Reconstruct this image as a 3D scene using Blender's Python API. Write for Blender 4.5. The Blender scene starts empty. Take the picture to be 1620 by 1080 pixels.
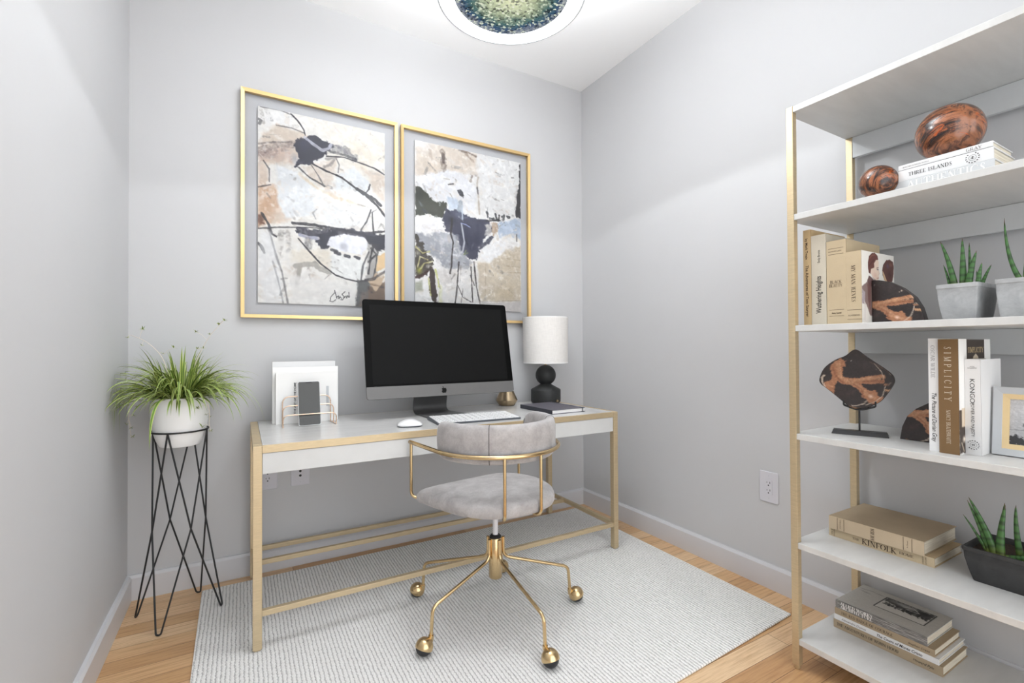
import bpy, bmesh, math, random
import numpy as np
from mathutils import Vector, Matrix

SC = bpy.context.scene
COL = SC.collection
R = math.radians
random.seed(7)

# ------------------------------------------------------------------ helpers
def lin(c):
    c = c / 255.0
    return c / 12.92 if c <= 0.04045 else ((c + 0.055) / 1.055) ** 2.4

def S(r, g, b):
    return (lin(r), lin(g), lin(b), 1.0)

class Geo:
    """Collects shapes; build() links them as ONE mesh object."""
    def __init__(s):
        s.v = []; s.f = []; s.m = []

    def add(s, vs, fs, m=0):
        b = len(s.v)
        s.v.extend([tuple(p) for p in vs])
        for f in fs:
            s.f.append(tuple(i + b for i in f)); s.m.append(m)
        return s

    def box(s, x0, x1, y0, y1, z0, z1, m=0):
        v = [(x0, y0, z0), (x1, y0, z0), (x1, y1, z0), (x0, y1, z0), (x0, y0, z1), (x1, y0, z1), (x1, y1, z1), (x0, y1, z1)]
        return s.add(v, [(0, 3, 2, 1), (4, 5, 6, 7), (0, 1, 5, 4), (1, 2, 6, 5), (2, 3, 7, 6), (3, 0, 4, 7)], m)

    def tube(s, pts, r, n=12, closed=False, m=0, dome=False):
        P = [Vector(p) for p in pts]
        k = len(P)
        rr = list(r) if isinstance(r, (list, tuple)) else [r] * k
        T = []
        for i in range(k):
            a = P[(i - 1) % k] if (closed or i > 0) else P[i]
            b = P[(i + 1) % k] if (closed or i < k - 1) else P[i]
            t = b - a
            T.append(t.normalized() if t.length > 1e-9 else Vector((0, 0, 1)))
        up = Vector((0, 0, 1)) if abs(T[0].z) < 0.9 else Vector((1, 0, 0))
        nrm = T[0].cross(up).normalized()
        rings = []
        if dome and not closed:
            P = [P[0] - T[0] * rr[0] * 0.6] + P + [P[-1] + T[-1] * rr[-1] * 0.6]
            T = [T[0]] + T + [T[-1]]
            rr = [rr[0] * 0.55] + rr + [rr[-1] * 0.55]
            k += 2
        for i in range(k):
            if i:
                nrm = nrm - T[i] * nrm.dot(T[i])
                nrm = nrm.normalized() if nrm.length > 1e-9 else T[i].orthogonal().normalized()
            bn = T[i].cross(nrm)
            rings.append([P[i] + (nrm * math.cos(2 * math.pi * j / n) + bn * math.sin(2 * math.pi * j / n)) * rr[i] for j in range(n)])
        vs = [p for q in rings for p in q]
        fs = []
        for i in range(k if closed else k - 1):
            a = i * n; b = ((i + 1) % k) * n
            for j in range(n):
                fs.append((a + j, a + (j + 1) % n, b + (j + 1) % n, b + j))
        if not closed:
            fs.append(tuple(range(n - 1, -1, -1)))
            fs.append(tuple((k - 1) * n + j for j in range(n)))
        return s.add(vs, fs, m)

    def lathe(s, prof, n=48, c=(0, 0), m=0, a0=0.0, cap=True):
        vs = []; fs = []; idx = []
        for r, z in prof:
            if r < 1e-6:
                idx.append([len(vs)]); vs.append((c[0], c[1], z))
            else:
                idx.append(list(range(len(vs), len(vs) + n)))
                vs += [(c[0] + r * math.cos(a0 + 2 * math.pi * j / n), c[1] + r * math.sin(a0 + 2 * math.pi * j / n), z) for j in range(n)]
        for a, b in zip(idx, idx[1:]):
            for j in range(n):
                q = (j + 1) % n
                if len(a) == 1 and len(b) == 1: continue
                if len(a) == 1: fs.append((a[0], b[q], b[j]))
                elif len(b) == 1: fs.append((a[j], a[q], b[0]))
                else: fs.append((a[j], a[q], b[q], b[j]))
        shut = prof[0] == prof[-1]
        for e in (() if shut or not cap else (0, -1)):
            if len(idx[e]) > 1: fs.append(tuple(idx[e]) if e else tuple(reversed(idx[e])))
        return s.add(vs, fs, m)

    def prism(s, poly, fn, h0, h1, m=0):
        """poly: 2-D outline; fn(u, v, h) -> 3-D point; extruded from h0 to h1"""
        n = len(poly)
        vs = [fn(u, v, h0) for u, v in poly] + [fn(u, v, h1) for u, v in poly]
        fs = [tuple(range(n - 1, -1, -1)), tuple(range(n, 2 * n))]
        fs += [(i, (i + 1) % n, n + (i + 1) % n, n + i) for i in range(n)]
        return s.add(vs, fs, m)

    def loft(s, rings, m=0, cap=True):
        n = len(rings[0]); vs = [p for q in rings for p in q]; fs = []
        for i in range(len(rings) - 1):
            for j in range(n):
                fs.append((i * n + j, i * n + (j + 1) % n, (i + 1) * n + (j + 1) % n, (i + 1) * n + j))
        if cap:
            fs.append(tuple(range(n - 1, -1, -1)))
            fs.append(tuple((len(rings) - 1) * n + j for j in range(n)))
        return s.add(vs, fs, m)

    def sphere(s, c, r, nu=32, nv=20, m=0, sc=(1, 1, 1), t0=0.0, t1=math.pi):
        vs = []; fs = []
        for i in range(nv + 1):
            t = t0 + (t1 - t0) * i / nv
            for j in range(nu):
                a = 2 * math.pi * j / nu
                vs.append((c[0] + r * sc[0] * math.sin(t) * math.cos(a), c[1] + r * sc[1] * math.sin(t) * math.sin(a), c[2] + r * sc[2] * math.cos(t)))
        for i in range(nv):
            for j in range(nu):
                fs.append((i * nu + j, (i + 1) * nu + j, (i + 1) * nu + (j + 1) % nu, i * nu + (j + 1) % nu))
        return s.add(vs, fs, m)

    def xf(s, M):
        s.v = [tuple(M @ Vector(p)) for p in s.v]
        return s

    def build(s, name, mats, parent=None, smooth=None, bevel=0.0, seg=2, sub=0, recalc=True, loc=None):
        me = bpy.data.meshes.new(name)
        me.from_pydata(s.v, [], s.f)
        if not isinstance(mats, (list, tuple)): mats = [mats]
        for x in mats: me.materials.append(x)
        me.polygons.foreach_set('material_index', s.m)
        bm = bmesh.new(); bm.from_mesh(me)
        bmesh.ops.remove_doubles(bm, verts=bm.verts, dist=1e-7)
        if recalc: bmesh.ops.recalc_face_normals(bm, faces=bm.faces)
        bm.to_mesh(me); bm.free()
        if smooth is not None:
            me.shade_smooth()
            me.set_sharp_from_angle(angle=R(smooth))
        o = bpy.data.objects.new(name, me)
        COL.objects.link(o)
        if parent: o.parent = parent
        if loc: o.location = loc
        if bevel:
            b = o.modifiers.new('bevel', 'BEVEL'); b.width = bevel; b.segments = seg; b.limit_method = 'ANGLE'; b.angle_limit = R(40)
            if smooth is None:
                b.harden_normals = False
        if sub:
            b = o.modifiers.new('sub', 'SUBSURF'); b.levels = sub; b.render_levels = sub
        return o

def thing(name, label, cat, loc=(0, 0, 0), rot=(0, 0, 0), group=None):
    o = bpy.data.objects.new(name, None); COL.objects.link(o)
    o.location = loc; o.rotation_euler = rot
    o.empty_display_size = 0.05
    return tag(o, label, cat, group)

def tag(o, label, cat, group=None):
    o['label'] = label; o['category'] = cat
    if group: o['group'] = group
    return o

def struct(o):
    o['kind'] = 'structure'; return o

def fillet(pts, rad, seg=6):
    """rounds the corners of a polyline"""
    P = [Vector(p) for p in pts]; out = [P[0]]
    rads = rad if isinstance(rad, (list, tuple)) else [rad] * len(P)
    for i in range(1, len(P) - 1):
        a = P[i - 1] - P[i]; b = P[i + 1] - P[i]
        d = min(rads[i], a.length * 0.49, b.length * 0.49)
        p = P[i] + a.normalized() * d; q = P[i] + b.normalized() * d
        for k in range(seg + 1):
            t = k / seg
            out.append(p * (1 - t) ** 2 + P[i] * 2 * t * (1 - t) + q * t * t)
    out.append(P[-1])
    return out

def rrect(x0, x1, y0, y1, r, seg=6):
    out = []
    for cx, cy, a in ((x1 - r, y1 - r, 0), (x0 + r, y1 - r, 90), (x0 + r, y0 + r, 180), (x1 - r, y0 + r, 270)):
        for k in range(seg + 1):
            t = R(a + 90 * k / seg); out.append((cx + r * math.cos(t), cy + r * math.sin(t)))
    return out

# ------------------------------------------------------------------ materials
class M:
    """small node-graph builder around one Principled BSDF"""
    def __init__(s, name, col=(.8, .8, .8, 1), rough=.5, metal=0.0, **kw):
        s.mat = bpy.data.materials.new(name); s.mat.use_nodes = True
        s.nt = s.mat.node_tree; s.b = s.nt.nodes['Principled BSDF']
        s.b.inputs['Base Color'].default_value = col
        s.b.inputs['Roughness'].default_value = rough
        s.b.inputs['Metallic'].default_value = metal
        for k, v in kw.items():
            s.b.inputs[k.replace('_', ' ')].default_value = v
        s._c = None

    def n(s, t, ins=None, **props):
        x = s.nt.nodes.new(t)
        for k, v in props.items(): setattr(x, k, v)
        for k, v in (ins or {}).items():
            if hasattr(v, 'is_output'): s.nt.links.new(v, x.inputs[k])
            else: x.inputs[k].default_value = v
        return x

    def coord(s, scale=(1, 1, 1), rot=(0, 0, 0), kind='Object', loc=(0, 0, 0)):
        if s._c is None: s._c = s.n('ShaderNodeTexCoord')
        return s.n('ShaderNodeMapping', {'Vector': s._c.outputs[kind], 'Scale': scale, 'Rotation': rot, 'Location': loc}).outputs[0]

    def noise(s, vec, scale, detail=4.0, rough=.5, dist=0.0):
        return s.n('ShaderNodeTexNoise', {'Vector': vec, 'Scale': scale, 'Detail': detail, 'Roughness': rough, 'Distortion': dist}).outputs[0]

    def ramp(s, fac, stops, interp='LINEAR'):
        x = s.n('ShaderNodeValToRGB', {'Fac': fac}); e = x.color_ramp.elements
        x.color_ramp.interpolation = interp
        while len(e) < len(stops): e.new(0.5)
        for q, (p, c) in zip(e, stops):
            q.position = p; q.color = c if len(c) == 4 else (*c, 1)
        return x.outputs[0]

    def mix(s, fac, a, b, mode='MIX'):
        x = s.n('ShaderNodeMix', data_type='RGBA', blend_type=mode)
        for i, v in ((0, fac), (6, a), (7, b)):
            if hasattr(v, 'is_output'): s.nt.links.new(v, x.inputs[i])
            else: x.inputs[i].default_value = v
        return x.outputs[2]

    def math(s, op, a, b=0.0):
        x = s.n('ShaderNodeMath', operation=op)
        for i, v in ((0, a), (1, b)):
            if hasattr(v, 'is_output'): s.nt.links.new(v, x.inputs[i])
            else: x.inputs[i].default_value = v
        return x.outputs[0]

    def set(s, sock, v):
        s.nt.links.new(v, s.b.inputs[sock]); return s

    def bump(s, h, strength=.2, dist=.002):
        x = s.n('ShaderNodeBump', {'Height': h, 'Strength': strength, 'Distance': dist})
        s.nt.links.new(x.outputs[0], s.b.inputs['Normal']); return s

def plain(name, col, rough=.5, metal=0.0, var=.06, scale=8.0, bump=0.0, bscale=60.0, **kw):
    """flat colour with a little tonal variation"""
    m = M(name, col, rough, metal, **kw)
    c = m.coord()
    f = m.noise(c, scale, 5.0, .6)
    d = tuple(x * (1 - var) for x in col[:3]) + (1,); l = tuple(min(1, x * (1 + var)) for x in col[:3]) + (1,)
    m.set('Base Color', m.ramp(f, [(.3, d), (.7, l)]))
    if bump: m.bump(m.noise(c, bscale, 3.0), bump)
    return m.mat

MT = {}
MT['wall'] = plain('wall_paint', S(197, 197, 198), .65, var=.008, scale=3, bump=.03, bscale=120)
MT['ceiling'] = plain('ceiling_paint', S(250, 250, 250), .75, var=.006, scale=3)
MT['trim'] = plain('trim_paint', S(206, 206, 209), .4, var=.008, scale=4)
MT['plate'] = plain('outlet_plastic', S(208, 207, 213), .35, var=.01)
MT['slot'] = plain('slot_dark', S(30, 28, 28), .6)
MT['black_metal'] = plain('black_metal', S(30, 30, 32), .42, var=.1, scale=30)
MT['ceramic'] = plain('white_ceramic', S(250, 250, 249), .38, var=.01, scale=6)
MT['soil'] = plain('soil', S(62, 50, 40), .95, var=.5, scale=120, bump=.8, bscale=160)
MT['screen'] = plain('screen_glass', S(13, 13, 13), .35, var=.01, Specular_IOR_Level=.06)
MT['display'] = plain('display_off', S(25, 25, 25), .4, var=.01, Specular_IOR_Level=.05)
MT['gunmetal'] = plain('gunmetal', S(112, 111, 110), .45, .35, var=.03, scale=5, Specular_IOR_Level=.2)
MT['gunmetal_dark'] = plain('gunmetal_stand', S(94, 94, 94), .45, .35, var=.03, scale=5, Specular_IOR_Level=.25)
MT['logo'] = plain('logo_black', S(18, 18, 18), .5, Specular_IOR_Level=.1)
MT['white_plastic'] = plain('white_plastic', S(240, 240, 240), .3, var=.008)
MT['grey_plastic'] = plain('grey_plastic', S(88, 92, 98), .45, .3, var=.02)
MT['dark_line'] = plain('dark_line', S(55, 52, 52), .7)
MT['phone_glass'] = plain('phone_glass', S(62, 62, 60), .25, var=.02, scale=4)
MT['silver'] = plain('silver', S(205, 205, 205), .3, .9, var=.02)
MT['paper'] = plain('paper_white', S(240, 239, 237), .7, var=.01, scale=6)
MT['paper_cream'] = plain('paper_cream', S(226, 216, 202), .75, var=.02, scale=6)
MT['lamp_black'] = plain('matt_black', S(34, 35, 35), .55, var=.12, scale=50, bump=.15, bscale=220)
MT['nb_cover'] = plain('notebook_cover', S(92, 89, 98), .5, var=.04, scale=12, bump=.05, bscale=300)
MT['nb_dark'] = plain('notebook_edge', S(52, 54, 62), .5, var=.04)
MT['emblem'] = plain('ink_black', S(34, 33, 33), .6)
MT['ink_brown'] = plain('ink_brown', S(66, 48, 34), .6)
MT['ink_grey'] = plain('ink_grey', S(120, 118, 116), .6)
MT['ink_white'] = plain('ink_white', S(248, 247, 244), .5)
MT['ink_cream'] = plain('ink_cream', S(216, 204, 184), .5)
MT['tire'] = plain('tire_rubber', S(34, 34, 36), .5, var=.08, scale=30)
MT['lift_white'] = plain('lift_white', S(224, 224, 228), .35, var=.01)
MT['rail_white'] = plain('rail_white', S(200, 202, 203), .55, var=.02, scale=10)
MT['frame_grey'] = plain('frame_grey', S(190, 193, 196), .4, var=.02, scale=9)
MT['mat_gold'] = plain('mount_gold', S(226, 200, 152), .5, var=.04, scale=20)
MT['pages'] = None

def brass(name, col, rough, grain=.10, sc=(9, 9, 90), metal=1.0):
    m = M(name, col, rough, metal)
    c = m.coord(sc)
    f = m.noise(c, 3.0, 6.0, .65)
    m.set('Base Color', m.ramp(f, [(.25, tuple(x * (1 - grain * 1.6) for x in col[:3])), (.75, tuple(min(1, x * (1 + grain)) for x in col[:3]))]))
    m.set('Roughness', m.ramp(f, [(.2, (rough * .85,) * 3), (.8, (min(1, rough * 1.2),) * 3)]))
    return m.mat
MT['brass_brushed'] = brass('brushed_brass', S(205, 186, 152), .46, metal=.6)
MT['brass_chair'] = brass('satin_brass', S(214, 188, 144), .22, .05)
MT['brass_frame'] = brass('gold_frame', S(220, 188, 132), .40, .05, metal=.6)
MT['copper_wire'] = brass('copper_wire', S(226, 196, 172), .28, .05)
MT['bronze'] = brass('bronze', S(192, 172, 142), .33, .08, (40, 40, 6))

def m_pages():
    m = M('page_edges', S(228, 218, 198), .8)
    c = m.coord((500, 500, 500))
    f = m.noise(m.coord((6, 420, 6)), 2.0, 2.0)
    m.set('Base Color', m.ramp(f, [(.3, S(196, 186, 166)), (.65, S(236, 228, 210))]))
    return m.mat
MT['pages'] = m_pages()

def m_floor():
    m = M('oak_floor', S(200, 160, 110), .36)
    c = m.coord()
    br = m.n('ShaderNodeTexBrick', {'Vector': c, 'Color1': (0, 0, 0, 1), 'Color2': (1, 1, 1, 1), 'Mortar': (.5, .5, .5, 1), 'Scale': 1.0, 'Mortar Size': .0009, 'Mortar Smooth': .1, 'Bias': 0.0, 'Brick Width': .95, 'Row Height': .083}, offset=.37, offset_frequency=2, squash=1.0)
    tone = br.outputs['Color']
    grain = m.noise(m.coord((1.6, 34, 1)), 3.0, 7.0, .62, .25)
    fine = m.noise(m.coord((5, 160, 1)), 3.0, 4.0, .6)
    base = m.ramp(tone, [(0.0, S(192, 150, 106)), (.35, S(212, 172, 126)), (.7, S(221, 184, 142)), (1.0, S(230, 199, 160))])
    g = m.ramp(grain, [(.3, S(196, 176, 150)), (.55, (1, 1, 1)), (.8, S(232, 220, 200))])
    col = m.mix(.75, base, g, 'MULTIPLY')
    col = m.mix(m.ramp(fine, [(.45, (0, 0, 0)), (.8, (.25,) * 3)]), col, S(170, 122, 78))
    col = m.mix(br.outputs['Fac'], col, S(104, 70, 44))
    m.set('Base Color', col)
    m.set('Roughness', m.ramp(grain, [(.2, (.30,) * 3), (.8, (.42,) * 3)]))
    m.bump(m.math('SUBTRACT', m.math('MULTIPLY', grain, .2), br.outputs['Fac']), .25, .0015)
    return m.mat
MT['floor'] = m_floor()

def m_rug():
    m = M('woven_wool', S(235, 233, 230), .95)
    pit = .0139
    sx = m.n('ShaderNodeSeparateXYZ', {'Vector': m.coord()})
    X, Y = sx.outputs['X'], sx.outputs['Y']
    wob = m.noise(m.coord((40, 26, 1)), 1.0, 2.0)
    xr = m.math('ADD', m.math('DIVIDE', X, pit), m.math('MULTIPLY', m.math('SUBTRACT', wob, .5), .55))
    tri = m.math('MULTIPLY', m.math('ABSOLUTE', m.math('SUBTRACT', m.math('FRACT', xr), .5)), 2.0)
    row = m.math('FLOOR', xr)
    par = m.math('MULTIPLY', m.math('FRACT', m.math('MULTIPLY', row, .5)), 6.2832)
    st = m.math('SINE', m.math('ADD', m.math('MULTIPLY', Y, 6.2832 / .0165), par))
    fl = m.noise(m.coord((110, 75, 1)), 1.0, 3.0, .65)
    fl2 = m.noise(m.coord((230, 150, 1), loc=(3, 1, 0)), 1.0, 2.0, .6)
    big = m.noise(m.coord((2.2, 1.1, 1)), 1.0, 3.0)
    e = m.math('ADD', m.math('ADD', tri, m.math('MULTIPLY', m.math('SUBTRACT', fl, .5), 1.1)), m.math('MULTIPLY', st, .10))
    gap = m.ramp(e, [(.56, (0, 0, 0)), (.92, (.9,) * 3)])
    yarn = m.ramp(fl2, [(.3, S(232, 230, 227)), (.6, S(250, 249, 247))])
    col = m.mix(gap, yarn, S(184, 182, 180))
    dk = m.math('MULTIPLY', m.ramp(e, [(.72, (0, 0, 0)), (.9, (1, 1, 1))]), m.ramp(fl2, [(.56, (0, 0, 0)), (.68, (.85,) * 3)]))
    col = m.mix(dk, col, S(88, 86, 90))
    col = m.mix(m.ramp(big, [(.3, (.12,) * 3), (.7, (0, 0, 0))]), col, S(190, 188, 186))
    m.set('Base Color', col)
    m.bump(m.math('SUBTRACT', m.math('ADD', m.math('MULTIPLY', fl2, .4), m.math('MULTIPLY', st, .12)), e), .6, .005)
    return m.mat
MT['rug'] = m_rug()

def m_velvet():
    m = M('grey_velvet', S(182, 176, 174), .85, Sheen_Weight=.45, Sheen_Roughness=.4)
    c = m.coord()
    a = m.noise(c, 18, 5, .6, .4); b = m.noise(c, 160, 3, .6)
    col = m.ramp(a, [(.28, S(152, 148, 147)), (.5, S(173, 169, 168)), (.72, S(188, 185, 184))])
    col = m.mix(m.ramp(b, [(.45, (0, 0, 0)), (.75, (.35,) * 3)]), col, S(140, 135, 134))
    m.set('Base Color', col); m.bump(b, .15, .001)
    return m.mat
MT['velvet'] = m_velvet()

def m_desktop(name, col, rough):
    m = M(name, col, rough)
    a = m.noise(m.coord((5, 22, 5)), 1.0, 6, .6, .3)
    m.set('Base Color', m.ramp(a, [(.3, tuple(x * .93 for x in col[:3])), (.7, tuple(min(1, x * 1.04) for x in col[:3]))]))
    return m.mat
MT['desktop'] = m_desktop('desk_top_grey', S(208, 207, 205), .22)
MT['apron'] = m_desktop('apron_white', S(209, 210, 209), .4)
MT['shelf'] = m_desktop('shelf_pale_grey', S(203, 203, 201), .38)

def m_linen(name, col):
    m = M(name, col, .9)
    w = m.noise(m.coord((260, 260, 30)), 1.0, 2, .5); w2 = m.noise(m.coord((30, 30, 420)), 1.0, 2, .5)
    f = m.math('ADD', m.math('MULTIPLY', w, .5), m.math('MULTIPLY', w2, .5))
    m.set('Base Color', m.ramp(f, [(.38, tuple(x * .9 for x in col[:3])), (.62, col)])); m.bump(f, .2, .001)
    return m.mat
MT['linen'] = m_linen('linen_shade', S(234, 231, 227))

def m_cloth(name, col, v=.08):
    m = M(name, col, .8)
    f = m.noise(m.coord((420, 420, 420)), 1.0, 2, .6); g = m.noise(m.coord(), 14, 4)
    m.set('Base Color', m.mix(.6, m.ramp(f, [(.35, tuple(x * (1 - v) for x in col[:3])), (.65, col)]), m.ramp(g, [(.3, tuple(x * (1 - v) for x in col[:3])), (.7, tuple(min(1, x * (1 + v * .5)) for x in col[:3]))])))
    m.bump(f, .08, .0006)
    return m.mat
MT['tan'] = m_cloth('book_tan', S(192, 174, 144))
MT['tan2'] = m_cloth('book_tan_warm', S(199, 173, 132))
MT['greige'] = m_cloth('book_greige', S(196, 188, 172))
MT['tan3'] = m_cloth('book_buff', S(184, 162, 130))
MT['tan4'] = m_cloth('book_fawn', S(194, 175, 148))
MT['tan5'] = m_cloth('book_khaki', S(170, 152, 126))
MT['white_book'] = m_cloth('book_white', S(224, 224, 224), .02)
MT['brown_book'] = m_cloth('book_brown', S(118, 91, 58), .06)
MT['grey_book'] = m_cloth('book_pale_grey', S(190, 189, 184), .05)

def m_photo_spine():
    m = M('spine_print', S(110, 108, 106), .6)
    f = m.noise(m.coord((300, 300, 26)), 1.0, 4, .7); g = m.noise(m.coord((20, 20, 9)), 1.0, 3)
    a = m.ramp(f, [(.3, S(70, 69, 68)), (.5, S(128, 126, 124)), (.7, S(190, 188, 184))])
    m.set('Base Color', m.mix(m.ramp(g, [(.4, (0, 0, 0)), (.65, (.8,) * 3)]), a, S(96, 95, 94)))
    return m.mat
MT['photo_spine'] = m_photo_spine()

def m_concrete(name, a, b, rough=.75):
    m = M(name, a, rough)
    c = m.coord(); f = m.noise(c, 22, 7, .65, .3); g = m.noise(c, 90, 4, .6)
    col = m.mix(m.ramp(g, [(.4, (0, 0, 0)), (.8, (.4,) * 3)]), m.ramp(f, [(.28, b), (.72, a)]), b)
    m.set('Base Color', col); m.bump(g, .12, .0015)
    return m.mat
MT['concrete'] = m_concrete('concrete', S(186, 187, 187), S(148, 149, 150))
MT['concrete_black'] = m_concrete('black_concrete', S(66, 66, 66), S(44, 44, 45), .7)

def m_stone():
    m = M('petrified_stone', S(150, 90, 60), .22, Coat_Weight=.3)
    c = m.coord((1, 1, 1), (R(24), R(-10), 0))
    w = m.noise(c, 9, 5, .6, .6)
    st = m.coord((5, 5, 30), (R(24), R(-10), 0))
    a = m.noise(st, 1.7, 8, .66, 2.2)
    b = m.noise(c, 30, 6, .7, 1.0)
    col = m.ramp(a, [(.34, S(30, 22, 21)), (.42, S(58, 38, 31)), (.48, S(96, 58, 40)), (.54, S(140, 86, 56)), (.60, S(160, 100, 68)), (.66, S(112, 68, 46)), (.74, S(60, 38, 32)), (.85, S(36, 26, 24))])
    col = m.mix(m.ramp(w, [(.54, (0, 0, 0)), (.62, (.85,) * 3)]), col, S(152, 97, 66))
    col = m.mix(m.ramp(b, [(.52, (0, 0, 0)), (.62, (.8,) * 3)]), col, S(42, 29, 27))
    col = m.mix(m.ramp(m.noise(st, 3.4, 5, .6, 1.5), [(.60, (0, 0, 0)), (.66, (.8,) * 3)]), col, S(186, 86, 32))
    m.set('Base Color', col); m.bump(b, .06, .001)
    return m.mat
MT['stone'] = m_stone()
MT['wood_dark'] = plain('slab_edge', S(48, 38, 36), .3, var=.25, scale=40)

def m_vcol(name, rough=.55, **kw):
    m = M(name, (.8,) * 3 + (1,), rough, **kw)
    a = m.n('ShaderNodeAttribute', attribute_name='Col')
    m.set('Base Color', a.outputs['Color'])
    return m.mat
MT['painted'] = m_vcol('painted_print', .6)
MT['slab_face'] = m_vcol('polished_slab', .24)
MT['leafmat'] = m_vcol('leaf', .45)

def m_glass():
    mat = bpy.data.materials.new('picture_glass'); mat.use_nodes = True
    nt = mat.node_tree; nt.nodes.clear()
    o = nt.nodes.new('ShaderNodeOutputMaterial'); mx = nt.nodes.new('ShaderNodeMixShader')
    t = nt.nodes.new('ShaderNodeBsdfTransparent'); g = nt.nodes.new('ShaderNodeBsdfGlossy'); f = nt.nodes.new('ShaderNodeFresnel')
    t.inputs[0].default_value = (.975, .978, .985, 1); g.inputs['Roughness'].default_value = .3
    f.inputs['IOR'].default_value = 1.2
    nt.links.new(f.outputs[0], mx.inputs[0]); nt.links.new(t.outputs[0], mx.inputs[1]); nt.links.new(g.outputs[0], mx.inputs[2]); nt.links.new(mx.outputs[0], o.inputs[0])
    return mat
MT['glass'] = m_glass()

def m_emit(name, col, strength):
    m = M(name, col, .5)
    m.b.inputs['Emission Color'].default_value = col
    m.b.inputs['Emission Strength'].default_value = strength
    return m.mat
MT['diffuser'] = m_emit('lit_diffuser', (.93, .965, 1, 1), 9.0)
MT['drum'] = m_emit('lit_drum_shade', (.93, .965, 1, 1), 1.0)

def m_crystal():
    m = M('crystal_beads', S(120, 140, 140), .45, Specular_IOR_Level=.15)
    c = m.coord()
    ln = m.n('ShaderNodeVectorMath', {0: m.coord((1, 1, 0))}, operation='LENGTH').outputs['Value']
    ang = m.noise(c, 14, 4, .7, .5)
    rad = m.math('ADD', m.math('DIVIDE', ln, .205), m.math('MULTIPLY', m.math('SUBTRACT', ang, .5), .5))
    base = m.ramp(rad, [(.15, S(216, 223, 188)), (.5, S(158, 172, 142)), (.70, S(70, 106, 104)), (.88, S(40, 72, 108)), (1.02, S(140, 146, 156))])
    v = m.n('ShaderNodeTexVoronoi', {'Vector': m.coord((1, 1.0, 1)), 'Scale': 120.0, 'Randomness': 1.0})
    sp = m.n('ShaderNodeSeparateXYZ', {'Vector': v.outputs['Color']}).outputs['X']
    col = m.mix(m.ramp(sp, [(.0, (.85,) * 3), (.32, (0, 0, 0))]), base, S(14, 26, 32))
    col = m.mix(m.ramp(sp, [(.74, (0, 0, 0)), (1.0, (.85,) * 3)]), col, S(226, 234, 214))
    m.set('Base Color', col)
    m.nt.links.new(col, m.b.inputs['Emission Color']); m.b.inputs['Emission Strength'].default_value = .42
    m.bump(v.outputs['Distance'], .8, .006)
    return m.mat
MT['crystal'] = m_crystal()

# ------------------------------------------------------------------ painted prints
def vnoise(nx, ny, fx, fy, seed):
    r = np.random.RandomState(seed)
    g = r.rand(int(fy) + 3, int(fx) + 3)
    x = np.linspace(0, fx, nx); y = np.linspace(0, fy, ny)
    xi = x.astype(int); yi = y.astype(int); tx = x - xi; ty = y - yi
    tx = tx * tx * (3 - 2 * tx); ty = ty * ty * (3 - 2 * ty)
    a = g[np.ix_(yi, xi)]; b = g[np.ix_(yi, xi + 1)]; c = g[np.ix_(yi + 1, xi)]; d = g[np.ix_(yi + 1, xi + 1)]
    return (a * (1 - tx) + b * tx) * (1 - ty)[:, None] + (c * (1 - tx) + d * tx) * ty[:, None]

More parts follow.
